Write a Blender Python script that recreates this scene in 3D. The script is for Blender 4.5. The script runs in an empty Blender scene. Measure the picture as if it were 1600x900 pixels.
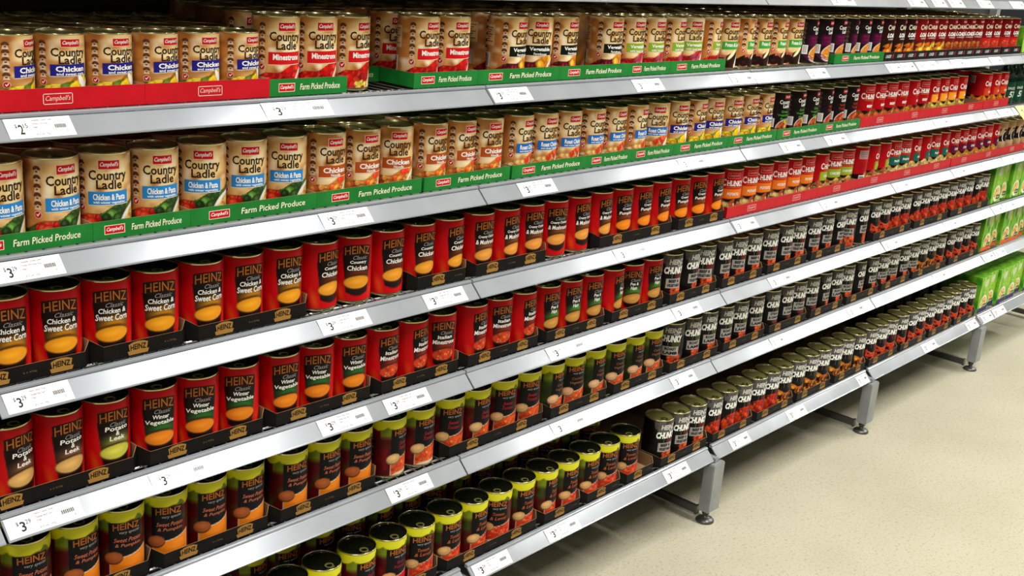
import bpy, bmesh, math, random
import numpy as np
from mathutils import Matrix, Vector
random.seed(11)
scene = bpy.context.scene
COL = scene.collection
PI = math.pi

# ------------------------------------------------------------------ camera
cam_data = bpy.data.cameras.new('camera')
cam = bpy.data.objects.new('camera', cam_data)
COL.objects.link(cam)
cam_data.sensor_width = 36.0
cam_data.lens = 1792.95 / 1600 * 36.0
cam_data.clip_start = 0.02
_r, _u, _b = (0.672355, -0.736219, 0.07695), (0.16833, 0.253298, 0.952631), (-0.720836, -0.627553, 0.294234)
cam.matrix_world = Matrix(((_r[0], _u[0], _b[0], -0.59903), (_r[1], _u[1], _b[1], -1.40839),
                           (_r[2], _u[2], _b[2], 1.42327), (0, 0, 0, 1)))
scene.camera = cam

# ------------------------------------------------------------------ world, lights, exposure
world = bpy.data.worlds.new('store_ambience')
scene.world = world
world.use_nodes = True
world.node_tree.nodes['Background'].inputs[0].default_value = (0.86, 0.93, 1.0, 1)
world.node_tree.nodes['Background'].inputs[1].default_value = 0.035
vs = scene.view_settings
vs.view_transform = 'Standard'
vs.look = 'None'
vs.gamma = 1.0
vs.exposure = -0.12
vs.use_curve_mapping = False
# rows of fluorescent battens running across the aisle, overhead
for lx in (-1.15, 1.85, 4.85, 7.8, 10.8):
    ld = bpy.data.lights.new('aisle_batten', 'AREA')
    ld.shape = 'RECTANGLE'
    ld.size = 0.24
    ld.size_y = 1.9
    ld.energy = 108
    ld.color = (1.0, 0.985, 0.94)
    lo = bpy.data.objects.new('aisle_batten_light', ld)
    lo.location = (lx, -1.42, 3.15)
    COL.objects.link(lo)

# ------------------------------------------------------------------ helpers
def s2l(c):
    # sRGB to linear
    c = np.asarray(c, float)
    return np.where(c <= 0.04045, c / 12.92, ((c + 0.055) / 1.055) ** 2.4)

def rgb(r, g, b):
    return (r / 255, g / 255, b / 255)

def lin(r, g, b):
    v = s2l(rgb(r, g, b))
    return (float(v[0]), float(v[1]), float(v[2]), 1)

def tag(o, label=None, cat=None, group=None, kind=None):
    if label: o['label'] = label
    if cat: o['category'] = cat
    if group: o['group'] = group
    if kind: o['kind'] = kind
    return o

def link(name, data, parent=None, loc=(0, 0, 0), rz=0):
    o = bpy.data.objects.new(name, data)
    COL.objects.link(o)
    o.parent = parent
    o.location = loc
    o.rotation_euler = (0, 0, rz)
    return o

def material(name, color, rough=0.5, metal=0.0, spec=0.5, coat=0.0, attr=None, noise=None, bump=None):
    m = bpy.data.materials.new(name)
    m.use_nodes = True
    nt = m.node_tree
    b = nt.nodes['Principled BSDF']
    b.inputs['Base Color'].default_value = color
    b.inputs['Roughness'].default_value = rough
    b.inputs['Metallic'].default_value = metal
    b.inputs['Specular IOR Level'].default_value = spec
    b.inputs['Coat Weight'].default_value = coat
    b.inputs['Coat Roughness'].default_value = 0.12
    if attr:
        a = nt.nodes.new('ShaderNodeAttribute')
        a.attribute_name = attr
        nt.links.new(a.outputs['Color'], b.inputs['Base Color'])
    if noise:
        scale, c1, c2 = noise
        tc = nt.nodes.new('ShaderNodeTexCoord')
        n = nt.nodes.new('ShaderNodeTexNoise')
        n.inputs['Scale'].default_value = scale
        n.inputs['Detail'].default_value = 5
        rp = nt.nodes.new('ShaderNodeValToRGB')
        rp.color_ramp.elements[0].color = c1
        rp.color_ramp.elements[1].color = c2
        rp.color_ramp.elements[0].position = 0.35
        rp.color_ramp.elements[1].position = 0.65
        nt.links.new(tc.outputs['Object'], n.inputs['Vector'])
        nt.links.new(n.outputs['Fac'], rp.inputs['Fac'])
        nt.links.new(rp.outputs['Color'], b.inputs['Base Color'])
    if bump:
        tc = nt.nodes.new('ShaderNodeTexCoord')
        n = nt.nodes.new('ShaderNodeTexNoise')
        n.inputs['Scale'].default_value = bump[0]
        bp = nt.nodes.new('ShaderNodeBump')
        bp.inputs['Strength'].default_value = bump[1]
        bp.inputs['Distance'].default_value = 0.002
        nt.links.new(tc.outputs['Object'], n.inputs['Vector'])
        nt.links.new(n.outputs['Fac'], bp.inputs['Height'])
        nt.links.new(bp.outputs['Normal'], b.inputs['Normal'])
    return m

M = {
    'print': material('printed_paper', (1, 1, 1, 1), 0.42, 0, 0.12, attr='ink'),
    'tin': material('tinplate', lin(206, 196, 150), 0.22, 0.95, noise=(60, lin(196, 186, 140), lin(216, 206, 164))),
    'lid': material('lacquered_lid', lin(138, 132, 74), 0.24, 0.45, noise=(25, lin(122, 118, 62), lin(148, 142, 84))),
    'darklid': material('dark_lacquered_lid', lin(24, 26, 14), 0.13, 0.3, noise=(25, lin(20, 22, 12), lin(28, 30, 16))),
    'tab': material('pull_tab_tin', lin(176, 172, 130), 0.2, 0.95),
    'rail': material('brushed_rail', lin(160, 165, 172), 0.185, 0.32, 0.5, noise=(9, lin(155, 160, 167), lin(166, 171, 178))),
    'wire': material('zinc_wire', lin(150, 152, 152), 0.3, 0.8),
    'frame': material('grey_enamel_steel', lin(150, 154, 156), 0.4, 0.2, noise=(14, lin(142, 146, 148), lin(158, 162, 164))),
    'back': material('dark_back_panel', lin(46, 46, 48), 0.6, noise=(20, lin(40, 40, 42), lin(52, 52, 54))),
    'foot': material('foot_steel', lin(96, 96, 94), 0.35, 0.6),
    'ticket': material('ticket_card', lin(246, 246, 244), 0.3, 0, 0.5, coat=0.25),
    'yellow': material('yellow_ticket_card', lin(250, 226, 40), 0.35),
    'ink': material('ticket_ink', lin(60, 60, 62), 0.6),
    'ink_soft': material('ticket_grey_ink', lin(150, 150, 152), 0.6),
    'green': material('green_board', lin(22, 118, 44), 0.45, spec=.25, noise=(30, lin(18, 110, 38), lin(26, 124, 48))),
    'red': material('red_board', lin(190, 8, 26), 0.45, spec=.25, noise=(30, lin(184, 6, 22), lin(196, 10, 30))),
    'black': material('black_board', lin(14, 11, 11), 0.5, spec=.12, noise=(30, lin(13, 11, 11), lin(21, 17, 16))),
    'kraft': material('kraft_board', lin(150, 116, 78), 0.8, noise=(40, lin(140, 106, 70), lin(160, 126, 86))),
    'glass': material('bottle_green_glass', lin(14, 40, 28), 0.1, 0, 0.6, noise=(8, lin(12, 34, 24), lin(18, 48, 34))),
}

# floor: beige speckled sheet vinyl
def floor_material():
    m = bpy.data.materials.new('beige_speckled_vinyl')
    m.use_nodes = True
    nt = m.node_tree
    b = nt.nodes['Principled BSDF']
    tc = nt.nodes.new('ShaderNodeTexCoord')
    def noise(s, d=3.0):
        n = nt.nodes.new('ShaderNodeTexNoise')
        n.inputs['Scale'].default_value = s
        n.inputs['Detail'].default_value = d
        nt.links.new(tc.outputs['Object'], n.inputs['Vector'])
        return n
    def ramp(src, p0, c0, p1, c1):
        r = nt.nodes.new('ShaderNodeValToRGB')
        r.color_ramp.elements[0].position, r.color_ramp.elements[1].position = p0, p1
        r.color_ramp.elements[0].color, r.color_ramp.elements[1].color = c0, c1
        nt.links.new(src, r.inputs['Fac'])
        return r
    big = ramp(noise(3.2).outputs['Fac'], 0.3, lin(186, 180, 157), 0.7, lin(196, 190, 168))
    fine = ramp(noise(120, 2).outputs['Fac'], 0.30, lin(204, 199, 180), 0.45, (1, 1, 1, 1))
    sp = ramp(noise(230, 1).outputs['Fac'], 0.27, lin(206, 202, 186), 0.42, (1, 1, 1, 1))
    prev = big.outputs['Color']
    for r, f in ((fine, 0.55), (sp, 0.6)):
        mx = nt.nodes.new('ShaderNodeMix')
        mx.data_type = 'RGBA'
        mx.blend_type = 'MULTIPLY'
        mx.inputs[0].default_value = f
        nt.links.new(prev, mx.inputs[6])
        nt.links.new(r.outputs['Color'], mx.inputs[7])
        prev = mx.outputs[2]
    nt.links.new(prev, b.inputs['Base Color'])
    b.inputs['Roughness'].default_value = 0.55
    b.inputs['Specular IOR Level'].default_value = 0.35
    return m

def mesh_of(bm, name, mats, smooth=False):
    me = bpy.data.meshes.new(name)
    bm.to_mesh(me)
    bm.free()
    for m in (mats if isinstance(mats, (list, tuple)) else [mats]):
        me.materials.append(m)
    if smooth:
        me.polygons.foreach_set('use_smooth', [True] * len(me.polygons))
    return me

def bm_box(bm, x0, x1, y0, y1, z0, z1, mi=0):
    vsx = [bm.verts.new(p) for p in ((x0, y0, z0), (x1, y0, z0), (x1, y1, z0), (x0, y1, z0),
                                     (x0, y0, z1), (x1, y0, z1), (x1, y1, z1), (x0, y1, z1))]
    for f in ((3, 2, 1, 0), (4, 5, 6, 7), (0, 1, 5, 4), (1, 2, 6, 5), (2, 3, 7, 6), (3, 0, 4, 7)):
        bm.faces.new([vsx[i] for i in f]).material_index = mi

def bm_lathe(bm, prof, seg=40, mi=None, closed=False):
    rings = []
    for r, z in prof:
        if r < 1e-6:
            rings.append([bm.verts.new((0, 0, z))])
        else:
            rings.append([bm.verts.new((r * math.sin(2 * PI * k / seg), -r * math.cos(2 * PI * k / seg), z)) for k in range(seg)])
    for i in range(len(rings) - 1):
        a, b = rings[i], rings[i + 1]
        for k in range(seg):
            k2 = (k + 1) % seg
            if len(a) == 1 and len(b) == 1: continue
            if len(a) == 1: f = bm.faces.new((a[0], b[k2], b[k]))
            elif len(b) == 1: f = bm.faces.new((a[k], a[k2], b[0]))
            else: f = bm.faces.new((a[k], a[k2], b[k2], b[k]))
            if mi: f.material_index = mi[i]
    return bm

def bm_tube(bm, p0, p1, r, seg=6):
    p0, p1 = Vector(p0), Vector(p1)
    d = (p1 - p0).normalized()
    a = d.orthogonal().normalized()
    b = d.cross(a)
    R0, R1 = [], []
    for k in range(seg):
        o = a * (r * math.cos(2 * PI * k / seg)) + b * (r * math.sin(2 * PI * k / seg))
        R0.append(bm.verts.new(p0 + o)); R1.append(bm.verts.new(p1 + o))
    for k in range(seg):
        bm.faces.new((R0[k], R0[(k + 1) % seg], R1[(k + 1) % seg], R1[k]))
    bm.faces.new(R0[::-1]); bm.faces.new(R1)

def bm_profile(bm, prof, x0, x1):
    """closed (y, z) profile extruded along x"""
    A = [bm.verts.new((x0, y, z)) for y, z in prof]
    B = [bm.verts.new((x1, y, z)) for y, z in prof]
    n = len(prof)
    for i in range(n):
        bm.faces.new((A[i], A[(i + 1) % n], B[(i + 1) % n], B[i]))
    bm.faces.new(A[::-1]); bm.faces.new(B)
    bmesh.ops.recalc_face_normals(bm, faces=bm.faces)

# ------------------------------------------------------------------ lettering
_tc = {}
def text_geo(s, bold=0.0):
    """2D triangles of a word, fitted to a unit box centred on the origin"""
    key = (s, bold)
    if key in _tc: return _tc[key]
    cu = bpy.data.curves.new('lettering', 'FONT')
    cu.body = s
    cu.size = 1
    cu.resolution_u = 2
    cu.offset = bold
    ob = bpy.data.objects.new('lettering', cu)
    COL.objects.link(ob)
    bpy.context.view_layer.update()
    me = bpy.data.meshes.new_from_object(ob.evaluated_get(bpy.context.evaluated_depsgraph_get()))
    v = np.array([q.co[:2] for q in me.vertices])
    f = [tuple(q.vertices) for q in me.polygons]
    bpy.data.objects.remove(ob)
    bpy.data.curves.remove(cu)
    bpy.data.meshes.remove(me)
    lo, hi = v.min(0), v.max(0)
    v = (v - (lo + hi) / 2) / (hi - lo)
    _tc[key] = (v, f)
    return _tc[key]

class Sheet:
    """flat artwork in millimetres: list of (verts Nx2, faces, srgb colour, layer)"""
    def __init__(self): self.items = []
    def text(self, s, cx, cy, w, h, col, layer=2, shear=0.0, arch=0.0, bold=0.0, ang=0.0):
        v, f = text_geo(s, bold)
        v = v * (w, h)
        v[:, 0] += shear * v[:, 1]
        v[:, 1] -= arch * (v[:, 0] / (w / 2)) ** 2
        if ang:
            c, sn = math.cos(ang), math.sin(ang)
            v = np.stack([v[:, 0] * c - v[:, 1] * sn, v[:, 0] * sn + v[:, 1] * c], 1)
        self.items.append((v + (cx, cy), f, col, layer))
    def poly(self, pts, col, layer=1):
        self.items.append((np.array(pts, float), [tuple(range(len(pts)))], col, layer))
    def rect(self, x0, y0, x1, y1, col, layer=1, tilt=0.0):
        self.poly([(x0, y0), (x1, y0 + tilt), (x1, y1 + tilt), (x0, y1)], col, layer)
    def ell(self, cx, cy, rx, ry, col, layer=1, ang=0.0, n=18):
        t = np.linspace(0, 2 * PI, n, endpoint=False)
        x, y = rx * np.cos(t), ry * np.sin(t)
        c, s = math.cos(ang), math.sin(ang)
        self.poly(np.stack([cx + x * c - y * s, cy + x * s + y * c], 1), col, layer)
    def arc(self, cx, cy, r, a0, a1, wd, col, layer=2, n=12, ry=None):
        ry = ry or r
        t = np.radians(np.linspace(a0, a1, n))
        o = [(cx + (r + wd / 2) * math.cos(a), cy + (ry + wd / 2) * math.sin(a)) for a in t]
        i = [(cx + (r - wd / 2) * math.cos(a), cy + (ry - wd / 2) * math.sin(a)) for a in t]
        for k in range(n - 1):
            self.poly([i[k], o[k], o[k + 1], i[k + 1]], col, layer)
    def flat(self, step=0.00015, scale=0.001, cut=None):
        """-> verts (x, lift, z), faces, colours; optionally cut in strips of width cut (mm)"""
        V, F, Cc, base = [], [], [], 0
        for v, f, col, layer in self.items:
            if cut and (v[:, 0].max() - v[:, 0].min()) > cut:
                bm = bmesh.new()
                bv = [bm.verts.new((x, y, 0)) for x, y in v]
                for q in f:
                    try: bm.faces.new([bv[i] for i in q])
                    except ValueError: pass
                x = math.ceil(v[:, 0].min() / cut) * cut
                while x < v[:, 0].max():
                    bmesh.ops.bisect_plane(bm, geom=bm.verts[:] + bm.edges[:] + bm.faces[:], dist=1e-5, plane_co=(x, 0, 0), plane_no=(1, 0, 0))
                    x += cut
                bm.verts.index_update()
                v = np.array([q.co[:2] for q in bm.verts])
                f = [tuple(q.index for q in g.verts) for g in bm.faces]
                bm.free()
            V.append(np.column_stack([v[:, 0] * scale, np.full(len(v), layer * step), v[:, 1] * scale]))
            F += [tuple(i + base for i in q) for q in f]
            Cc.append(np.tile(np.append(s2l(col), 1.0), (len(v), 1)))
            base += len(v)
        return np.vstack(V), F, np.vstack(Cc)

def ink_mesh(name, V, F, Cc, mats, smooth=False):
    me = bpy.data.meshes.new(name)
    me.from_pydata([tuple(p) for p in V], [], F)
    a = me.color_attributes.new('ink', 'FLOAT_COLOR', 'POINT')
    a.data.foreach_set('color', np.asarray(Cc, np.float32).ravel())
    for m in mats: me.materials.append(m)
    if smooth: me.polygons.foreach_set('use_smooth', [True] * len(me.polygons))
    return me

# ------------------------------------------------------------------ label painting (artwork colours over a fine grid)
class Art:
    def __init__(self, u0, u1, h, step):
        self.nu = int(round((u1 - u0) / step)) + 1
        self.nv = int(round(h / step)) + 1
        self.us = np.linspace(u0, u1, self.nu)
        self.vs = np.linspace(0, h, self.nv)
        self.U, self.V = np.meshgrid(self.us, self.vs)
        self.C = np.zeros(self.U.shape + (3,))
        self.rng = np.random.RandomState(5)
    def fill(self, col, mask=1.0):
        m = np.clip(mask, 0, 1) * np.ones(self.U.shape)
        self.C += (np.asarray(col, float) - self.C) * m[..., None]
    def noise(self, sx, sy, seed=0):
        r = np.random.RandomState(seed)
        gu, gv = (self.U - self.us[0]) / sx, self.V / sy
        L = r.rand(int(gv.max()) + 3, int(gu.max()) + 3)
        i, j = np.floor(gv).astype(int), np.floor(gu).astype(int)
        fy, fx = gv - i, gu - j
        fy, fx = fy * fy * (3 - 2 * fy), fx * fx * (3 - 2 * fx)
        return (L[i, j] * (1 - fx) + L[i, j + 1] * fx) * (1 - fy) + (L[i + 1, j] * (1 - fx) + L[i + 1, j + 1] * fx) * fy
    def em(self, cx, cy, rx, ry, ang=0.0, soft=1.0):
        c, s = math.cos(ang), math.sin(ang)
        x, y = self.U - cx, self.V - cy
        d = np.sqrt(((x * c + y * s) / rx) ** 2 + ((-x * s + y * c) / ry) ** 2)
        return np.clip((1 - d) * min(rx, ry) / soft + 0.5, 0, 1)
    def blobs(self, region, cols, n, r0, r1, seed=1, box=None, shine=0.35):
        r = np.random.RandomState(seed)
        u0, u1, v0, v1 = box or (self.us[0], self.us[-1], 0, self.vs[-1])
        for k in range(n):
            c = np.asarray(cols[r.randint(len(cols))]) * (0.8 + 0.3 * r.rand())
            cx, cy = u0 + (u1 - u0) * r.rand(), v0 + (v1 - v0) * r.rand()
            rx = r0 + (r1 - r0) * r.rand(); ry = rx * (0.6 + 0.4 * r.rand()); a = r.rand() * 3
            m = self.em(cx, cy, rx, ry, a) * region
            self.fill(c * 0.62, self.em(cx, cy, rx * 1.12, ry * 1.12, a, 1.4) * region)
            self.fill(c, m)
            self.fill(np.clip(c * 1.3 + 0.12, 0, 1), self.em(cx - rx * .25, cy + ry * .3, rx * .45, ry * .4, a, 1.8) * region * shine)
    def grid(self, y_lift=0.0):
        n = self.nu * self.nv
        idx = np.arange(n).reshape(self.nv, self.nu)
        F = np.stack([idx[:-1, :-1], idx[:-1, 1:], idx[1:, 1:], idx[1:, :-1]], -1).reshape(-1, 4)
        Cc = np.concatenate([s2l(np.clip(self.C, 0, 1)).reshape(-1, 3), np.ones((n, 1))], 1)
        V = np.column_stack([self.U.ravel() * 0.001, np.full(n, y_lift), self.V.ravel() * 0.001])
        return V, [tuple(q) for q in F.tolist()], Cc

# ------------------------------------------------------------------ can label artwork
RB = 0.0359          # label radius
LH = 107.0           # label height, mm
CIRC = 2 * PI * RB * 1000
WHITE, CREAM = (.96, .95, .93), (.95, .90, .78)
LOGO_RED = rgb(190, 18, 30)

def art(step):
    return Art(-CIRC / 2, CIRC / 2, LH, step)

def script_logo(sh, cx, cy, w, h, box=LOGO_RED, edge=None, word=WHITE):
    if edge:
        sh.rect(cx - w / 2 - 1, cy - h / 2 - 1, cx + w / 2 + 1, cy + h / 2 + 1, edge, 1)
    if box is not None:
        sh.rect(cx - w / 2, cy - h / 2, cx + w / 2, cy + h / 2, box, 2)
    sh.text("Campbell's", cx, cy, w * .86, h * .66, word, 3, shear=.28, bold=.012)

def icons(sh, u, dark, light):
    for k in range(5):
        v = 96 - k * 11.5
        sh.arc(u, v - 2.4, 3.4, 0, 180, 4.0, dark, 1, 8)
        sh.poly([(u - 2.6, v - 3), (u + 2.6, v - 3), (u + 4.6, v - 8.4), (u - 4.6, v - 8.4)], light, 1)
        sh.rect(u - 1.6, v - 5.6, u + 1.6, v - 3.6, dark, 2)

def tick_mark(sh, u, v):
    sh.ell(u, v, 5.2, 5.2, (.93, .78, .70), 1)
    sh.ell(u, v, 4.4, 4.4, rgb(190, 24, 36), 2)
    sh.poly([(u - 2.4, v + .4), (u - 1.2, v + 1.2), (u - .4, v - .4), (u + 2.2, v + 3), (u + 2.8, v + 2), (u - .4, v - 2.6)], WHITE, 3)

def barcode(sh, u, v, w=22, h=26):
    sh.rect(u - w / 2, v - h / 2, u + w / 2, v + h / 2, (.88, .87, .84), 1)
    k, y = 0, v - h / 2 + 2
    while y < v + h / 2 - 3:
        t = (.5, .9, .6, 1.3)[k % 4]
        sh.rect(u - w / 2 + 2, y, u + w / 2 - 5, y + t, (.08, .08, .08), 2)
        y += t + (.8, .5, 1.1)[k % 3]; k += 1

TOM, ORG, YEL, GRN = rgb(206, 32, 26), rgb(232, 128, 30), rgb(240, 200, 50), rgb(60, 110, 40)
FOOD = {
    'corn': dict(bg=rgb(150, 96, 40), veg=[YEL, rgb(236, 182, 30), rgb(110, 140, 40)], soup=[rgb(236, 190, 80), rgb(244, 214, 120), rgb(200, 120, 50)], rim=rgb(240, 234, 226)),
    'tomato': dict(bg=rgb(120, 16, 14), veg=[TOM, rgb(220, 50, 30), rgb(190, 20, 24)], soup=[rgb(180, 50, 30), rgb(236, 220, 160), rgb(220, 120, 60)], rim=rgb(238, 222, 206)),
    'farm': dict(bg=rgb(90, 22, 20), veg=[rgb(130, 24, 36), rgb(236, 150, 40), rgb(200, 90, 40), rgb(120, 30, 30)], soup=[rgb(190, 70, 40), rgb(230, 160, 90)], rim=rgb(238, 226, 206)),
    'redveg': dict(bg=rgb(150, 24, 24), veg=[TOM, rgb(190, 70, 80), rgb(180, 30, 40)], soup=[rgb(224, 150, 90), rgb(240, 200, 120), rgb(190, 70, 50)], rim=rgb(240, 226, 200)),
    'leek': dict(bg=rgb(44, 20, 14), veg=[rgb(176, 70, 34), rgb(226, 140, 60), rgb(222, 110, 96), rgb(40, 18, 14), rgb(50, 22, 14), rgb(30, 16, 10)], soup=[rgb(240, 232, 204), rgb(246, 240, 220)], rim=rgb(244, 234, 206)),
    'pasta': dict(bg=rgb(180, 100, 50), veg=[rgb(200, 40, 28), rgb(60, 90, 36), rgb(226, 150, 60), rgb(50, 80, 34)], soup=[rgb(236, 200, 110), rgb(244, 226, 150), rgb(220, 120, 50), rgb(150, 170, 70)], rim=rgb(226, 222, 214)),
    'noodle': dict(bg=rgb(170, 70, 34), veg=[rgb(226, 130, 50), rgb(214, 60, 34), rgb(232, 160, 70), rgb(190, 90, 50)], soup=[rgb(236, 204, 120), rgb(246, 230, 170), rgb(210, 90, 40)], rim=rgb(238, 228, 208)),
    'roast': dict(bg=rgb(196, 120, 60), veg=[rgb(226, 160, 90), rgb(206, 56, 34), rgb(216, 140, 70), rgb(240, 200, 150)], soup=[rgb(246, 220, 150), rgb(244, 200, 70)], rim=rgb(246, 236, 212)),
}

ZONES = {   # where the pictured vegetables lie: left, right, bottom, top, colours, count, size range
    'pasta': ((-38, -10, 2, 24, [rgb(206, 30, 22), rgb(226, 60, 34), rgb(170, 20, 16)], 14, 5, 8), (-10, 24, 16, 40, [rgb(44, 84, 30), rgb(70, 110, 40), rgb(34, 62, 24)], 14, 5, 9),
              (-26, 22, 0, 12, [rgb(232, 180, 84), rgb(240, 206, 120), rgb(222, 130, 50)], 22, 3, 6)),
    'noodle': ((-40, -12, 4, 26, [rgb(226, 150, 70), rgb(206, 120, 50)], 12, 4, 7), (-8, 26, 8, 38, [rgb(222, 50, 28), rgb(232, 90, 36), rgb(232, 140, 50)], 16, 4, 8),
               (-24, 20, 0, 8, [rgb(240, 214, 160), rgb(226, 150, 90)], 12, 2.5, 5)),
    'tomato': ((-42, 26, 8, 38, [rgb(206, 22, 16), rgb(226, 40, 24), rgb(186, 14, 16)], 16, 7, 10), (-14, 20, 0, 9, [rgb(240, 210, 80), rgb(232, 186, 60)], 22, 2.5, 4.5)),
    'roast': ((-42, -6, 0, 24, [rgb(222, 160, 92), rgb(236, 190, 130), rgb(206, 134, 66)], 14, 6, 9), (-4, 26, 8, 38, [rgb(206, 44, 26), rgb(226, 80, 34)], 14, 4, 8)),
    'corn': ((-34, 14, 4, 34, [rgb(240, 190, 30), rgb(246, 212, 50), rgb(226, 160, 24)], 20, 4, 8), (-10, 4, 10, 34, [rgb(120, 140, 40)], 3, 3, 5)),
    'redveg': ((-40, -4, 4, 28, [rgb(190, 24, 28), rgb(216, 40, 36)], 12, 5, 8), (-2, 26, 10, 36, [rgb(196, 80, 96), rgb(180, 60, 84)], 8, 6, 10)),
    'farm': ((-40, 0, 0, 28, [rgb(126, 22, 38), rgb(90, 18, 26)], 12, 6, 9), (0, 30, 8, 38, [rgb(238, 160, 40), rgb(226, 130, 34)], 8, 7, 11)),
}
def tan_label(band, lines, food, step=1.4, seed=1, short=False):
    D = 0 if short else -1
    a = art(step)
    f = FOOD[food]
    a.fill(rgb(196, 128, 62))
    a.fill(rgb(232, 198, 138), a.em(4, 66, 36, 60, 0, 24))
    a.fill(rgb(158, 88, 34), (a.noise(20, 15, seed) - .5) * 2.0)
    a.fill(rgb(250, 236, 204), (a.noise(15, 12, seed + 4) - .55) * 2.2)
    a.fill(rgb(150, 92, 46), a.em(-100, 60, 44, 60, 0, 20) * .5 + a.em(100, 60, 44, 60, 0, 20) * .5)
    edge = (39 if short else 34) + .3 * a.U.clip(-60, 50) + 2.4 * np.sin(a.U / 7)
    low = np.clip((edge - a.V) / 1.2, 0, 1)
    a.fill(f['bg'], low)
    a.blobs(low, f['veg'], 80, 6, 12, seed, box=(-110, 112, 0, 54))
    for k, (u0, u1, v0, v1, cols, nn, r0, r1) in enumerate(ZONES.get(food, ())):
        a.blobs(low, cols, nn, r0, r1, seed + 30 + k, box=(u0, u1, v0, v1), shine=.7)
    if food == 'leek':
        a.fill(rgb(40, 18, 14), a.em(6, 26, 15, 13) * .95 * low)
        a.fill(rgb(238, 226, 180), a.em(4, 31, 20, 4.5, .75))
    if food == 'corn':
        a.fill(rgb(246, 206, 40), a.em(6, 26, 8, 8))
        a.fill(rgb(232, 180, 30), a.em(8, 25, 5, 5))
        a.fill(WHITE, a.em(20, 34, 5, 14, .5))
    bowl = a.em(49, -2 + 2 * D, 37, 44 + D, 0, 1.2)
    a.fill(f['rim'], bowl)
    ins = a.em(50, -4 + 2 * D, 33, 40 + D, 0, 1.2)
    a.fill(f['soup'][0], ins)
    a.blobs(ins, f['soup'], 55, 2.2, 4.6, seed + 9, box=(16, 84, 0, 40))
    sh = Sheet()
    icons(sh, -37, rgb(92, 56, 40), rgb(226, 200, 172))
    tick_mark(sh, -37, 34 - D)
    script_logo(sh, 2, 95.5 + 1.5 * D, 28, 11.5, edge=(.93, .80, .66))
    ink = rgb(48, 27, 10)
    sh.text('Country', 1, 79.5 + 1.5 * D, 53, 17, ink, 2, bold=.02)
    sh.text('Ladle', 2, 69.4 + 2.2 * D, 35, 12.5, ink, 2, bold=.02)
    sh.rect(-27, 44 + 5 * D, 29, 62 + 5 * D, band, 2, tilt=1.5)
    sh.rect(-27.6, 43.2 + 5 * D, 29.4, 44 + 5 * D, CREAM, 2, tilt=1.5)
    sh.text(lines[0], 2, 55.3 + 5 * D, min(44, 6.2 * len(lines[0])), 8.6, WHITE, 3, bold=.03)
    if len(lines) > 1: sh.text(lines[1], 2, 47.6 + 5 * D, min(44, 3.0 * len(lines[1])), 4.4, WHITE, 3, bold=.02)
    barcode(sh, -78, 30)
    sh.rect(-92, 56, -58, 92, rgb(214, 180, 130), 1)
    for k in range(7): sh.rect(-90, 86 - k * 4, -62 - (k % 3) * 4, 87.4 - k * 4, rgb(110, 70, 40), 2)
    return a, sh

def dark_label(band, ink2, lines, food, step=2.0, seed=3):
    a = art(step)
    a.fill(rgb(20, 13, 15))
    a.fill(rgb(46, 28, 22), (a.noise(18, 14, seed) - .5) * 1.4)
    if band is not None: a.fill(band, np.clip((16 - abs(a.V - 54)) / 5, 0, 1) * np.clip((34 - abs(a.U - 4)) / 10, 0, 1))
    a.fill(rgb(226, 216, 206), a.em(10, 22, 31, 21, .12))
    a.fill(food[0], a.em(10, 24, 28, 17, .12))
    a.blobs(a.em(10, 24, 28, 17, .12), food, 30, 2.5, 7, seed, box=(-16, 36, 8, 40))
    for k in range(3):
        a.fill(rgb(98, 26, 70) if band is not None else rgb(90, 60, 40), np.clip(1.6 - abs(a.V - (12 - k * 5) - .012 * (a.U - 5) ** 2), 0, 1))
    sh = Sheet()
    icons(sh, -40, rgb(96, 70, 56), rgb(60, 44, 40))
    script_logo(sh, 8, 97, 24, 10)
    sh.text('Country', 2, 83, 38, 13, WHITE, 2, bold=.02)
    sh.text('Ladle', 6, 74.5, 24, 9, WHITE, 2, bold=.02)
    for k, t in enumerate(lines):
        sh.text(t, 4, 61 - k * 9, min(46, 5.4 * len(t)), 6, ink2, 2, bold=.02)
    sh.rect(-40, 22, -25, 44, (.84, .83, .81), 2)
    for k in range(6): sh.rect(-38, 26 + k * 2.8, -28, 27 + k * 2.8, (.45, .42, .42), 3)
    barcode(sh, -80, 40)
    return a, sh

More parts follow.
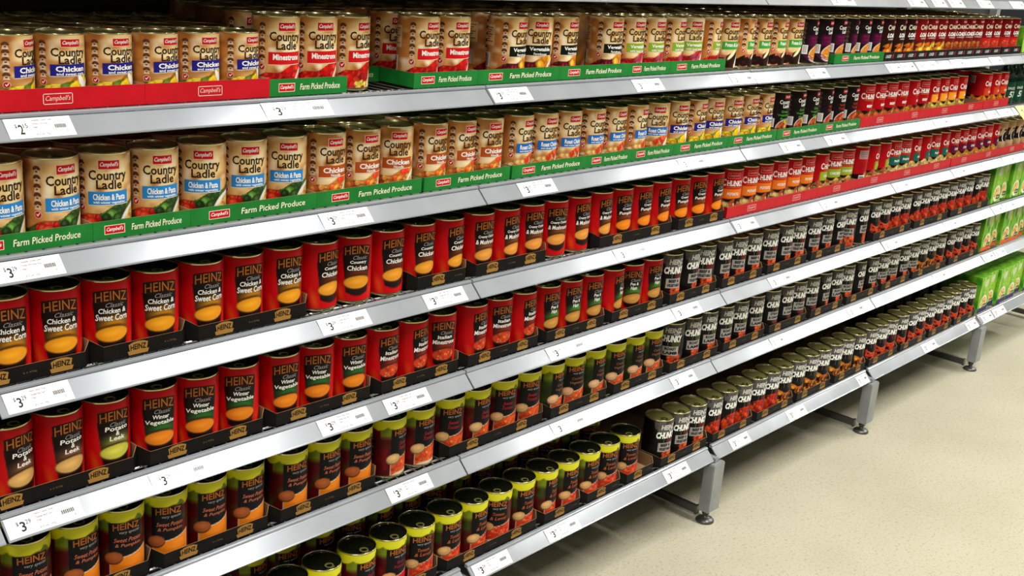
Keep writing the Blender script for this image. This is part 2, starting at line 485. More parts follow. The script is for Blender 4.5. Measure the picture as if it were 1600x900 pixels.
def chunky_red(band, word, food, step=2.0, seed=2, wordcol=WHITE):
    a = art(step)
    a.fill(rgb(186, 8, 18))
    a.fill(rgb(136, 4, 14), (a.noise(30, 30, seed) - .5) * .9)
    if band is not None:
        a.fill(band, np.clip((13 - abs(a.V - 49)) / 2, 0, 1) * np.clip((34 - abs(a.U - 4)) / 6, 0, 1))
    a.fill(rgb(30, 14, 10), np.clip((38 - a.V + .06 * a.U) / 1.5, 0, 1))
    lo = np.clip((33 + 5 * np.sin(a.U / 6) - a.V) / 1.2, 0, 1)
    a.blobs(lo, food, 90, 5, 9, seed, box=(-70, 70, 0, 38), shine=.5)
    sh = Sheet()
    for q in ((-15, 86.5, 19, 87.3), (-15, 99.2, 19, 100), (-15, 86.5, -14.2, 100), (18.2, 86.5, 19, 100)):
        sh.rect(q[0], q[1], q[2], q[3], (.90, .62, .58), 1)
    sh.text("Campbell's", 2, 93.4, 28, 8, (.93, .66, .62), 2, shear=.28)
    sh.text('C', -22, 76, 10, 17, WHITE, 2, bold=.03)
    sh.text('HUNKY', 8, 75, 45, 13, WHITE, 2, bold=.04)
    for x in (-12, -6, -3.2, 3, 6, 12, 15, 20, 24, 29):
        sh.rect(x - 1.6, 68.2, x + 1.6, 69.8, WHITE, 3)
    sh.rect(-16, 64, 24, 65.4, rgb(226, 110, 40), 2)
    sh.text(word, 4, 49, min(40, 5.2 * len(word)), 7, wordcol, 3, bold=.03)
    sh.rect(-98, 74, -62, 98, (.80, .70, .70), 1)
    for k in range(8): sh.rect(-96, 76 + k * 2.6, -64, 77 + k * 2.6, rgb(120, 40, 44), 2)
    for k in range(6): sh.rect(-96, 40 + k * 4, -66, 41.4 + k * 4, rgb(120, 16, 26), 1)
    barcode(sh, -80, 16, 24, 24)
    return a, sh

def loaded_label(base, low, food, step=2.0, seed=4):
    a = art(step)
    a.fill(base)
    a.fill(rgb(24, 12, 12), (a.noise(26, 40, seed) - .45) * 1.1)
    a.fill(low, np.clip((48 - a.V) / 3, 0, 1))
    lo = a.em(4, 20, 42, 22, 0, 3)
    a.blobs(lo, food, 42, 5, 9, seed, box=(-30, 40, 2, 38), shine=.5)
    sh = Sheet()
    script_logo(sh, 8, 98, 24, 9)
    sh.text('C', -20, 83, 9, 15, CREAM, 2, bold=.03)
    sh.text('HUNKY', 7, 82.5, 41, 11, CREAM, 2, bold=.04)
    sh.text('FULLY', 12, 71, 16, 4, rgb(226, 60, 60), 2, bold=.02)
    sh.text('LOADED', 3, 62, 50, 12, WHITE, 2, shear=.2, bold=.05)
    sh.text('LARGE BITES', 3, 52, 42, 4, (.86, .82, .80), 2, bold=.02)
    return a, sh

def heinz_red(lines, glow, soup, step=1.4, seed=6, speck=None, big=8.4):
    a = art(step)
    a.fill(rgb(200, 6, 16))
    a.fill(rgb(150, 3, 10), (a.noise(40, 60, seed) - .5) * .8)
    a.fill(rgb(226, 82, 20), a.em(-31, 15, 6, 16, .3, 8) * .8)
    a.fill(rgb(226, 82, 20), a.em(31, 17, 5, 14, -.3, 8) * .7)
    half = 20 + 8 * np.clip((a.V - 10) / 70, 0, 1)
    panel = np.clip((half - abs(a.U)) / 1.2, 0, 1) * np.clip((79 - a.V) / 1.0, 0, 1) * np.clip((a.V - 9 - .012 * a.U ** 2) / 1.2, 0, 1)
    a.fill(rgb(20, 10, 10), panel)
    a.fill(glow, a.em(4, 45, 22, 13, 0, 14) * panel * .9)
    a.fill(rgb(52, 24, 16), a.em(0, 36, 21, 10, .06, 4) * panel)
    a.fill(rgb(74, 26, 14), a.em(0, 29, 23.5, 16, 0) * np.clip((31 - a.V) / 2, 0, 1))
    a.fill(rgb(34, 16, 14), a.em(0, 26, 20.5, 17.5, 0, 4) * np.clip((29 - a.V) / 2, 0, 1))
    bowl = a.em(0, 32, 23.5, 10.6, .06)
    a.fill(np.array(soup) * .55, a.em(0, 32, 24.8, 11.6, .06))
    a.fill(soup, bowl)
    if speck: a.blobs(bowl, speck, 34, 1.6, 3.4, seed, box=(-22, 22, 21, 43))
    else:
        a.fill(np.clip(np.array(soup) * 1.15 + .04, 0, 1), a.em(-4, 33, 12, 4, .1, 5) * .6)
    sh = Sheet()
    edge = rgb(34, 16, 12)
    n = 9
    xs = np.linspace(-26, 26, n)
    ar = lambda x: -3.4 * (x / 26) ** 2
    for i in range(n - 1):
        sh.poly([(xs[i], 77), (xs[i + 1], 77), (xs[i + 1], 96.5 + ar(xs[i + 1])), (xs[i], 96.5 + ar(xs[i]))], edge, 1)
    sh.text('HEINZ', 0, 88, 46, 13.5, rgb(178, 102, 38), 2, arch=3.4, bold=.004)
    sh.text('Classic', 4, 74.5, 26, 6.5, (.62, .60, .60), 2, shear=.4)
    if len(lines) == 3:
        for k, t in enumerate(lines): sh.text(t, 2, 68 - k * 7.5, 6.0 * len(t), 7, WHITE, 2, shear=.08, bold=.02)
    else:
        q = big / 8.4
        sh.text(lines[0], 1, 66, min(40, 4.3 * q * len(lines[0])), 6.6 * q, WHITE, 2, shear=.08, bold=.02)
        sh.text(lines[1], 0, 56.5, min(46, 5.3 * q * len(lines[1])), big, WHITE, 2, shear=.08, bold=.02)
    sh.rect(-88, 20, -56, 78, rgb(160, 10, 20), 1)
    for k in range(9): sh.rect(-86, 70 - k * 5, -60 - (k % 3) * 5, 71.6 - k * 5, rgb(220, 150, 140), 2)
    barcode(sh, 84, 34)
    return a, sh

def heinz_yellow(lines, ink, soup, bread, step=1.4, seed=8, side=rgb(80, 8, 12)):
    a = art(step)
    a.fill(side)
    a.fill(rgb(50, 70, 22), (a.noise(16, 14, seed) - .5) * 2.2)
    a.fill(np.array(side) * 1.6, (a.noise(13, 16, seed + 2) - .55) * 2)
    top = np.clip((a.V - 90 - 2.6 * np.sin(a.U / 6.5)) / 1.4, 0, 1)
    side = np.clip((a.V - 70) / 10, 0, 1) * np.clip((abs(a.U + 34) * -1 + 13) / 3, 0, 1)
    a.fill(rgb(120, 136, 26), side)
    a.fill(rgb(216, 212, 30), top)
    a.fill(rgb(226, 224, 56), a.em(0, 101, 34, 8, 0, 6) * .6)
    a.fill(rgb(104, 118, 22), a.em(18, 92, 8, 3.4, .7) + a.em(25, 93, 8, 3, 2.4))
    a.fill(rgb(112, 126, 24), a.em(-36, 88, 9, 4, .9))
    panel = np.clip((26 - abs(a.U)) / 1.2, 0, 1) * np.clip((91 - a.V) / 1.0, 0, 1) * np.clip((a.V - 26) / 1.0, 0, 1)
    a.fill(rgb(15, 14, 16), panel)
    lo = np.clip((34 + .12 * a.U + .004 * a.U ** 2 - a.V) / 1.2, 0, 1) * np.clip((30 - abs(a.U - 6)) / 1.2, 0, 1)
    a.fill(rgb(228, 206, 180), np.clip((35.6 + .12 * a.U + .004 * a.U ** 2 - a.V) / 1.2, 0, 1) * np.clip((31.5 - abs(a.U - 6)) / 1.2, 0, 1))
    a.fill(soup[0], lo)
    if len(soup) > 1:
        a.blobs(lo, soup, 60, 2, 4.2, seed, box=(-24, 36, 3, 44))
        a.fill(rgb(226, 204, 180), a.em(6, -6, 32, 13, 0) * np.clip((6 - a.V) / 1.5, 0, 1))
    else:
        a.fill(np.clip(np.array(soup[0]) * 1.12 + .03, 0, 1), (a.noise(9, 5, seed) - .5) * .9 * lo)
    a.fill(np.array(bread) * .62, a.em(-19, 32, 14.5, 10.4, .15))
    a.fill(bread, a.em(-19, 33.6, 13.5, 9, .15))
    a.fill(np.clip(np.array(bread) * 1.25, 0, 1), a.em(-21, 35, 8, 4.6, .1, 3) * .6)
    sh = Sheet()
    sh.text('HEINZ', 2, 84.5, 41, 10.5, rgb(176, 100, 42), 2, arch=1.6, bold=.02)
    sh.text('very special', 6, 74, 31, 6, (.66, .66, .68), 2, shear=.2)
    for k, t in enumerate(lines):
        sh.text(t, 4, 62 - k * 9.5, min(42, 4.4 * len(t)), 7, ink, 2, shear=.3, bold=.005)
    sh.rect(-84, 26, -56, 74, rgb(44, 30, 26), 1)
    for k in range(8): sh.rect(-82, 68 - k * 5, -60 - (k % 3) * 5, 69.5 - k * 5, (.6, .58, .5), 2)
    barcode(sh, 84, 40)
    return a, sh

def chunky_black(kind, patch, food, step=1.8, seed=9, word=('BEEF &', 'VEGETABLE')):
    a = art(step)
    a.fill(rgb(13, 12, 12))
    a.fill(rgb(36, 32, 28), (a.noise(20, 16, seed) - .55) * 1.6)
    for cx, cy, w, h, t in ((-20, 96, 15, 12, .2), (-2, 93, 24, 16, -.1), (22, 98, 16, 10, .1), (8, 84, 34, 6, 0)):
        m = np.clip((w - abs(a.U - cx + t * (a.V - cy))) / 1.5, 0, 1) * np.clip((h - abs(a.V - cy)) / 1.5, 0, 1)
        a.fill(rgb(96, 94, 90), m * (.4 + .6 * a.noise(5, 5, seed + 3)))
    a.fill(patch, a.em(14, 58, 13, 12, 0, 4) * .85)
    a.fill(rgb(20, 18, 18), a.em(0, 20, 40, 24, 0, 6) * .6)
    sh = Sheet()
    if kind == 'box':
        a.blobs(a.em(12, 12, 22, 26, .3, 2), food, 34, 4, 7, seed, box=(-10, 36, 0, 36), shine=.5)
        sh.rect(-21, 29, 21, 52, (.66, .64, .62), 1)
        sh.text(word[0], 0, 46, 29, 7.4, (.08, .08, .08), 2, bold=.05)
        sh.text(word[1], 0, 35.8, 36, 7.4, (.08, .08, .08), 2, bold=.05)
    elif kind == 'food':
        a.blobs(a.em(0, 20, 34, 30, 0, 2), food, 80, 4, 7.5, seed, box=(-32, 36, 0, 50), shine=.5)
    else:
        sh.arc(0, 66, 32, 232, 308, 1.8, rgb(214, 110, 50), 1, 10)
        a.blobs(np.clip((35 + .02 * (a.U - 4) ** 2 - a.V) / 1.5, 0, 1) * np.clip((25 - abs(a.U - 0)) / 2, 0, 1), food, 46, 3.5, 6.5, seed, box=(-26, 26, 2, 42), shine=.5)
    g = (.84, .83, .80)
    sh.text('HEINZ', 4, 92, 42, 12.5, g, 2, shear=.12, bold=.04)
    sh.text("BIG'N", 12, 83, 14, 4, g, 2, bold=.03)
    sh.text('CHUNKY', 0, 71.5, 56, 17, (.97, .97, .94), 2, shear=.1, bold=.06)
    sh.rect(-8, 50, -7.2, 63, (.5, .5, .5), 1)
    sh.rect(-74, 10, -73, 90, (.26, .26, .26), 1)
    for k in range(9): sh.rect(-96, 80 - k * 6, -78 - (k % 3) * 3, 81.6 - k * 6, (.34, .33, .32), 1)
    barcode(sh, 90, 40)
    return a, sh

def tan_black(step=2.2):
    a = art(step)
    a.fill(rgb(176, 138, 96))
    a.fill(rgb(206, 172, 128), (a.noise(14, 12, 4) - .5) * 1.6)
    a.fill(rgb(28, 18, 16), np.clip((22 - abs(a.V - 62)) / 1.5, 0, 1) * np.clip((32 - abs(a.U - 2)) / 2, 0, 1))
    a.fill(rgb(206, 172, 128), a.em(-12, 74, 6, 16, -.4))
    sh = Sheet()
    sh.arc(6, 58, 15, 100, 250, 3.2, (.90, .88, .84), 2, 10, ry=20)
    sh.ell(12, 58, 3, 3, (.90, .88, .84), 2)
    sh.rect(-18, 12, 24, 16, rgb(120, 70, 40), 2)
    return a, sh

R_S = [rgb(150, 30, 22), rgb(224, 70, 24), rgb(206, 40, 24)]
PRODUCTS = {
 # code: (artwork, words for the label)
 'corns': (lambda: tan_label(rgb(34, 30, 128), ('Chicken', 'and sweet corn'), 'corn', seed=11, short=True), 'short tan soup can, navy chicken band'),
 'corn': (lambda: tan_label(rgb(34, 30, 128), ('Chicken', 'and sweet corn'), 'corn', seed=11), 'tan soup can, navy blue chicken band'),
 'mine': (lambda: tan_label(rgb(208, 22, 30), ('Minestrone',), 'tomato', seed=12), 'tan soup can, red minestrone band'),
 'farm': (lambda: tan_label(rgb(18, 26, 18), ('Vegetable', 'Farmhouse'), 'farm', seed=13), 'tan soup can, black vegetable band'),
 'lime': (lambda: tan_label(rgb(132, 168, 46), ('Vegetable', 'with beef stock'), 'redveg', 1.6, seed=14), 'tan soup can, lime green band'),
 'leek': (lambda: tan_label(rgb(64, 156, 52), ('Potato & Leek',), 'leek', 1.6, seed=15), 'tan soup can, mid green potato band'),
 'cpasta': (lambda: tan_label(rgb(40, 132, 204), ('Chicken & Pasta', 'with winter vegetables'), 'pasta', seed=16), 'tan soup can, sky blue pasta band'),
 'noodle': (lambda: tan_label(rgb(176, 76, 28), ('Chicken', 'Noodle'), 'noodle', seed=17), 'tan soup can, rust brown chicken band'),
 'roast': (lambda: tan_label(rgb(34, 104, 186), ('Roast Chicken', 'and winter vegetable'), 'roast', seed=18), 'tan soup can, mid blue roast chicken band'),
 'purple': (lambda: dark_label(rgb(76, 10, 50), rgb(130, 18, 74), ('Moroccan', 'Pumpkin'), [rgb(226, 130, 40), rgb(236, 160, 60)]), 'black soup can, purple band and orange bowl'),
 'dgreen': (lambda: dark_label(None, rgb(70, 150, 50), ('Green', 'Vegetable', 'Pesto'), [rgb(190, 90, 40), rgb(230, 190, 70), rgb(120, 50, 30)]), 'black soup can, green lettering'),
 'dred': (lambda: dark_label(None, rgb(180, 40, 30), ('Spicy', 'Tomato'), [rgb(170, 50, 30), rgb(220, 120, 60)]), 'black soup can, red lettering and bowl'),
 'potato': (lambda: chunky_red(rgb(232, 120, 30), 'POTATO', [rgb(236, 210, 120), rgb(230, 196, 110), rgb(200, 90, 60)]), 'red chunky can, orange band, potato picture'),
 'split': (lambda: chunky_red(rgb(150, 170, 40), 'CHICKEN', [rgb(226, 180, 90), rgb(190, 100, 60)], seed=21), 'red chunky can, lime band'),
 'teal': (lambda: chunky_red(rgb(22, 96, 84), 'PASTA', [rgb(230, 186, 100), rgb(236, 200, 130)], seed=22), 'red chunky can, teal band, pasta picture'),
 'plum': (lambda: chunky_red(rgb(96, 14, 50), 'STEAK', [rgb(230, 160, 70), rgb(226, 130, 50)], seed=23), 'red chunky can, plum band'),
 'beef': (lambda: chunky_red(None, 'BEEF', [rgb(150, 70, 40), rgb(236, 150, 50), rgb(190, 90, 40)], seed=24), 'red chunky can, white beef wording'),
 'maize': (lambda: chunky_red(rgb(240, 160, 40), 'CORN', [rgb(226, 210, 80), rgb(200, 150, 80)], seed=25), 'red chunky can, yellow band'),
 'amber': (lambda: chunky_red(rgb(206, 70, 30), 'CURRY', [rgb(236, 140, 40), rgb(226, 120, 30)], seed=26), 'red chunky can, amber food picture'),
 'lblack': (lambda: loaded_label(rgb(44, 14, 16), rgb(30, 16, 12), [rgb(226, 130, 40), rgb(120, 60, 30), rgb(206, 100, 30)]), 'black loaded soup can, small orange pieces'),
 'lyellow': (lambda: loaded_label(rgb(140, 14, 22), rgb(90, 20, 18), [rgb(240, 200, 60), rgb(236, 180, 50), rgb(226, 110, 30)]), 'maroon loaded soup can, yellow food'),
 'lbrown': (lambda: loaded_label(rgb(130, 14, 22), rgb(110, 24, 18), [rgb(200, 110, 40), rgb(150, 50, 30)]), 'maroon loaded soup can, brown food'),
 'lred': (lambda: loaded_label(rgb(132, 12, 20), rgb(196, 32, 24), [rgb(226, 80, 50), rgb(206, 50, 36)]), 'maroon loaded soup can, bright red lower half'),
 'hcorn': (lambda: heinz_red(('Chicken &', 'Sweet Corn'), rgb(196, 130, 20), rgb(232, 150, 28), big=9.4), 'red soup can, chicken sweet corn wording'),
 'hcountry': (lambda: heinz_red(('Country', 'Chicken'), rgb(110, 44, 20), rgb(226, 148, 40)), 'red soup can, country chicken wording'),
 'hmush': (lambda: heinz_red(('Creamy Chicken', '& Mushroom'), rgb(136, 72, 30), rgb(224, 146, 62)), 'red soup can, chicken mushroom wording'),
 'hpump': (lambda: heinz_red(('Creamy', 'Pumpkin'), rgb(150, 60, 20), rgb(236, 128, 26)), 'red soup can, creamy pumpkin wording'),
 'hleek': (lambda: heinz_red(('Potato', '&', 'Leek'), rgb(140, 92, 60), rgb(206, 160, 90)), 'red soup can, potato leek wording, beige bowl'),
 'hleekg': (lambda: heinz_red(('Potato', '&', 'Leek'), rgb(150, 154, 60), rgb(196, 190, 70)), 'red soup can, potato leek wording, yellow bowl'),
 'hwinter': (lambda: heinz_red(('Winter', 'Vegetable'), rgb(40, 110, 40), rgb(226, 126, 28)), 'red soup can, winter vegetable wording'),
 'hmine': (lambda: heinz_red(('Italian', 'Minestrone'), rgb(150, 34, 24), rgb(206, 60, 30), speck=[rgb(226, 70, 34), rgb(190, 44, 26), rgb(230, 120, 60)]), 'red soup can, Italian minestrone wording'),
 'hpea': (lambda: heinz_red(('Pea &', 'Ham'), rgb(70, 140, 40), rgb(190, 136, 60)), 'red soup can, pea ham wording'),
 'vorange': (lambda: heinz_yellow(('Sweet Potato', '& Pumpkin'), rgb(206, 112, 84), [rgb(232, 128, 26)], rgb(160, 84, 42)), 'lime topped black can, orange soup'),
 'vmine': (lambda: heinz_yellow(('Sweet', 'Tomato'), rgb(170, 34, 46), [rgb(224, 84, 34), rgb(214, 60, 26), rgb(236, 110, 50)], rgb(206, 164, 110), seed=31), 'lime topped black can, red soup, crimson wording'),
 'vred': (lambda: heinz_yellow(('Red', 'Pepper'), rgb(160, 20, 70), [rgb(200, 20, 36)], rgb(206, 150, 96), seed=32), 'lime topped black can, magenta wording'),
 'vminb': (lambda: heinz_yellow(('Tomato', '& Lentil'), rgb(190, 96, 50), [rgb(214, 60, 34), rgb(196, 40, 26), rgb(230, 90, 50)], rgb(206, 160, 104), seed=33), 'lime topped black can, brown wording'),
 'vpea': (lambda: heinz_yellow(('Country', 'Vegetable'), rgb(150, 96, 60), [rgb(220, 84, 40), rgb(206, 66, 30), rgb(236, 120, 60)], rgb(214, 166, 124), seed=35, side=rgb(34, 44, 14)), 'lime topped black can, red soup, green sides'),
 'bbox': (lambda: chunky_black('box', rgb(110, 30, 24), [rgb(206, 60, 30), rgb(230, 90, 40)]), 'black chunky can, grey name box, red patch'),
 'bboxg': (lambda: chunky_black('box', rgb(74, 84, 30), [rgb(206, 40, 34), rgb(226, 80, 40)], seed=41, word=('ROAST', 'LAMB')), 'black chunky can, grey name box, olive patch'),
 'bboxb': (lambda: chunky_black('box', rgb(90, 60, 40), [rgb(90, 24, 30), rgb(120, 40, 34)], seed=42, word=('STEAK', '& ONION')), 'black chunky can, grey name box, dark food'),
 'bfood': (lambda: chunky_black('food', rgb(100, 26, 26), R_S, seed=43), 'black chunky can, large red food picture'),
 'borange': (lambda: chunky_black('bowl', rgb(70, 60, 34), [rgb(216, 116, 34), rgb(236, 150, 50), rgb(120, 50, 24)], seed=44), 'black chunky can, orange food under rim line'),
 'bbowl': (lambda: chunky_black('bowl', rgb(100, 30, 40), [rgb(206, 44, 28), rgb(226, 70, 34)], seed=45), 'black chunky can, red bowl under rim line'),
 'tanb': (lambda: tan_black(), 'tan and black can, white curved figure'),
}

def wrap(V, z0=0.0046):
    th = V[:, 0] / RB
    r = RB + V[:, 1]
    return np.column_stack([r * np.sin(th), -r * np.cos(th), V[:, 2] * 1.024 + z0])

LABEL_MESH, BASE_COL = {}, {}
def label_mesh(code):
    if code not in LABEL_MESH:
        a, sh = PRODUCTS[code][0]()
        V, F, Cc = a.grid()
        BASE_COL[code] = (Cc.reshape(a.nv, a.nu, 4)[:, ::max(1, a.nu // 24)], a)
        V2, F2, C2 = sh.flat(step=0.00022, cut=4.0)
        n = len(V)
        LABEL_MESH[code] = ink_mesh('paper_label', np.vstack([wrap(V), wrap(V2)]), F + [tuple(i + n for i in f) for f in F2],
                                    np.vstack([Cc, C2]), [M['print']])
    return LABEL_MESH[code]

# tin body, lid and pull tab, shared by every can
RIM = 0.0361
_b = bmesh.new()
bm_lathe(_b, [(0, .0022), (.032, .0022), (.0335, 0), (.0354, 0), (RIM, .0008), (RIM, .0032), (.0356, .0042), (.0356, .1142),
              (RIM, .1150), (RIM, .1166), (.0357, .1172), (.0352, .1172), (.0345, .1164), (.0343, .1130)], 48)
BODY = mesh_of(_b, 'can_body', M['tin'], True)
_b = bmesh.new()
bm_lathe(_b, [(.0346, .1162), (.0341, .1130), (.0330, .1126), (.0320, .1131), (.0300, .1131), (.0292, .1127), (0, .1127)], 48)
LID = mesh_of(_b, 'lid', M['lid'], True)
_b = bmesh.new()
ring = [(.0085 * math.cos(t), .019 + .0085 * math.sin(t) * .95) for t in np.linspace(0, 2 * PI, 20, endpoint=False)]
rin = [(.0055 * math.cos(t), .020 + .0050 * math.sin(t)) for t in np.linspace(0, 2 * PI, 20, endpoint=False)]
for z0, z1 in ((.1141, .1150),):
    o0 = [_b.verts.new((x, -y, z0)) for x, y in ring]; o1 = [_b.verts.new((x, -y, z1)) for x, y in ring]
    i0 = [_b.verts.new((x, -y, z0)) for x, y in rin]; i1 = [_b.verts.new((x, -y, z1)) for x, y in rin]
    for k in range(20):
        j = (k + 1) % 20
        for q in ((o0[k], o0[j], o1[j], o1[k]), (o1[k], o1[j], i1[j], i1[k]), (i1[k], i1[j], i0[j], i0[k]), (i0[k], i0[j], o0[j], o0[k])):
            _b.faces.new(q)
bm_box(_b, -.0045, .0045, -.0290, -.0262, .1137, .1150)
bm_box(_b, -.0030, .0030, -.0268, -.0245, .1139, .1148)
bmesh.ops.recalc_face_normals(_b, faces=_b.faces)
TAB = mesh_of(_b, 'pull_tab', M['tab'])
DARKLID = LID.copy(); DARKLID.materials.clear(); DARKLID.materials.append(M['darklid'])
DARKTAB = TAB.copy(); DARKTAB.materials.clear(); DARKTAB.materials.append(M['lid'])

def add_can(code, x, y, z, rot, label, group, name='soup_can', tab=True):
    root = link(name, None, None, (x, y, z), rot)
    if code == 'corns': root.scale = (.931, .931, .80)
    root.empty_display_size = 0.02
    tag(root, label, 'can', group)
    link('can_body', BODY, root)
    link('paper_label', label_mesh(code), root)
    dk = code[0] in 'hv'
    lid = link('lid', DARKLID if dk else LID, root)
    if tab:
        link('pull_tab', DARKTAB if dk else TAB, lid)
    return root

ORD = ['first', 'second', 'third', 'fourth', 'fifth', 'sixth', 'seventh', 'eighth', 'ninth', 'tenth', 'eleventh', 'twelfth',
       'thirteenth', 'fourteenth', 'fifteenth', 'sixteenth', 'seventeenth', 'eighteenth', 'nineteenth', 'twentieth']
def ordinal(n):
    if n < 20: return ORD[n]
    t = ['twenty', 'thirty', 'forty'][(n + 1) // 10 - 2]
    return t + '-' + ORD[(n + 1) % 10 - 1] if (n + 1) % 10 else {20: 'twentieth', 30: 'thirtieth', 40: 'fortieth'}[n + 1]
SHELF = {0: 'topmost', 1: 'highest can', 2: 'second can', 3: 'third can', 4: 'fourth can', 5: 'fifth can', 6: 'bottom'}

# ------------------------------------------------------------------ structure
Z = {0: 1.3434, 1: 1.1627, 2: 0.9807, 3: 0.8011, 4: 0.6192, 5: 0.4379, 6: 0.2075}
YO = {l: (-0.0318 if l == 6 else 0.0) for l in Z}
BAY = 0.9
FM = floor_material()
_b = bmesh.new()
bm_box(_b, -6, 16, -7, 2.2, -0.05, 0)
tag(link('floor', mesh_of(_b, 'floor', FM)), kind='structure')
_b = bmesh.new()
bm_box(_b, -6, 16, -7, 2.2, 3.2, 3.25)
tag(link('ceiling', mesh_of(_b, 'ceiling', material('white_ceiling_panel', lin(225, 225, 220), .8, noise=(3, lin(220, 220, 215), lin(230, 230, 225))))), kind='structure')

# shelving frame: back panel, uprights, front legs on levelling feet, floor bars
frame = link('shelving_frame', None)
tag(frame, 'grey steel gondola frame with dark back panel, legs and round feet', 'shelving')
_b = bmesh.new(); bm_box(_b, -.93, 4.53, .455, .475, .02, 1.62)
link('back_panel', mesh_of(_b, 'back_panel', M['back']), frame)
_b = bmesh.new(); bm_box(_b, -.02, .02, .425, .4549, 0.0, 1.62)
for k in range(12): bm_box(_b, -.006, .006, .4235, .425, .12 + k * .12, .16 + k * .12)
UP = mesh_of(_b, 'upright', M['frame'])
_b = bmesh.new()
bm_box(_b, -.026, .026, -.072, -.040, .036, .172)
bm_box(_b, -.016, .016, -.040, -.004, .150, .172)
bmesh.ops.bevel(_b, geom=_b.edges[:], offset=.0025, segments=2, affect='EDGES')
LEG = mesh_of(_b, 'leg', M['frame'])
_b = bmesh.new()
bm_lathe(_b, [(0, 0), (.024, 0), (.0245, .003), (.021, .008), (.012, .012), (.0065, .014), (.0065, .022), (.010, .022), (.010, .029), (.0055, .029), (.0055, .0365), (0, .0365)], 28)
FOOTM = mesh_of(_b, 'levelling_foot', M['foot'], True)
_b = bmesh.new(); bm_box(_b, -.006, .006, -.024, .425, .012, .032); bm_box(_b, -.008, .008, -.026, -.020, .010, .034)
BAR = mesh_of(_b, 'floor_bar', M['foot'])
_b = bmesh.new()
bm_box(_b, -.008, .008, -.062, .40, .1725, .184)
BRK = mesh_of(_b, 'base_bracket', M['frame'])
for k in range(-1, 6):
    link('upright', UP, frame, (k * BAY, 0, 0))
    if 0 <= k < 6:
        x = k * BAY
        lg = link('leg', LEG, frame, (x, 0, 0))
        link('levelling_foot', FOOTM, lg, (0, -.050, 0))
        link('floor_bar', BAR, frame, (x, 0, 0))
        link('base_bracket', BRK, frame, (x, 0, 0))

# wire shelves: deck of wires and a sloped price rail each
RAIL = [(.004, -.0008), (-.0018, -.0008), (-.0042, -.0022), (-.0046, -.0050), (-.0030, -.0060), (-.0045, -.0072),
        (-.0262, -.0282), (-.0276, -.0292), (-.0278, -.0306), (-.0262, -.0314), (-.0240, -.0300), (-.0015, -.0085), (.004, -.0085)]
FN = (-.718, .696)       # outward normal of the rail face in (y, z)
def rail_mesh(w):
    bm = bmesh.new(); bm_profile(bm, RAIL, -w / 2, w / 2)
    return mesh_of(bm, 'price_rail', M['rail'])
def deck_mesh(w, y1, y0=.0):
    bm = bmesh.new()
    n = int(w / .0235)
    for i in range(n):
        x = -w / 2 + (i + .5) * w / n
        bm_tube(bm, (x, y0 - .0005, -.0014), (x, y1, -.0014), .0014, 6)
        bm_tube(bm, (x, y0 + .0004, -.0014), (x, y0 + .0004, -.0075), .0014, 6)
    for y in (y0 + .016, y0 + .15, y0 + .29, y1 - .004):
        bm_tube(bm, (-w / 2, y, -.0046), (w / 2, y, -.0046), .0020, 6)
    return mesh_of(bm, 'wire_deck', M['wire'])
RM, RM6 = rail_mesh(.896), rail_mesh(.880)
DM, DM6 = deck_mesh(.894, .42, .005), deck_mesh(.880, .42, .005)
BAYNAME = {-1: 'leftmost', 0: 'second', 1: 'third', 2: 'fourth', 3: 'fifth', 4: 'rightmost'}
for l in Z:
    for b in range(-1, 5):
        sh_ = link('wire_shelf', None, None, (b * BAY + BAY / 2, YO[l], Z[l]))
        tag(sh_, f'grey wire shelf with sloped rail, {BAYNAME[b]} bay from left, {SHELF[l]} level', 'shelf', 'wire shelves of the gondola')
        link('wire_deck', DM6 if l == 6 else DM, sh_)
        link('price_rail', RM6 if l == 6 else RM, sh_)

# ------------------------------------------------------------------ where everything stands (metres along the shelf; can turn in degrees)
ROW = {}
ROW[1] = ([0.0631, 0.1319, 0.2001, 0.2707, 0.3383, 0.4059, 0.4791, 0.5519, 0.6263, 0.7751, 0.8498, 0.9998, 1.0738, 1.1497, 1.2942, 1.37, 1.4428, 1.5186, 1.5914, 1.6642, 1.7386, 1.813, 1.8874, 1.9639, 2.0414, 2.1159, 2.1956, 2.27, 2.3428, 2.4159, 2.4892, 2.5662, 2.6394, 2.7126, 2.7887, 2.8615, 2.9343, 3.0101, 3.0829, 3.1557, 3.2295, 3.3133, 3.3882, 3.4834, 3.5633],
    [35, 0, 6, 13, 2, 13, -10, -10, 8, 1, -8, 6, -26, 1, -9, -8, -5, 6, -23, 21, -13, 20, -1, 9, -10, 7, -4, -4, 15, -1, -2, 5, 8, -2, 3, -11, -5, -6, -14, -16, -17, -4, -4, -5, -1])
ROW[2] = ([0.0394, 0.1162, 0.192, 0.2681, 0.3484, 0.4216, 0.498, 0.5772, 0.6515, 0.7272, 0.8089, 0.882, 0.9553, 1.0405, 1.1138, 1.1871, 1.2646, 1.3388, 1.4145, 1.4946, 1.572, 1.6452, 1.7186, 1.8001, 1.8734, 1.9466, 2.0245, 2.1067, 2.18, 2.2579, 2.3353, 2.4086, 2.5078, 2.5823, 2.6589, 2.7348, 2.812, 2.8878, 2.9636, 3.0364, 3.1092, 3.185, 3.4003, 3.4834, 3.5567],
    [2, 5, -19, -11, -31, -19, -27, -6, -4, -24, 1, 4, -9, 5, -8, -10, -2, -3, 9, -32, -16, 4, -17, -16, -5, 4, -14, -3, 0, 5, -10, -6, -20, -7, -22, -15, 8, -22, 5, 1, -5, 2, 3, 7, -4])
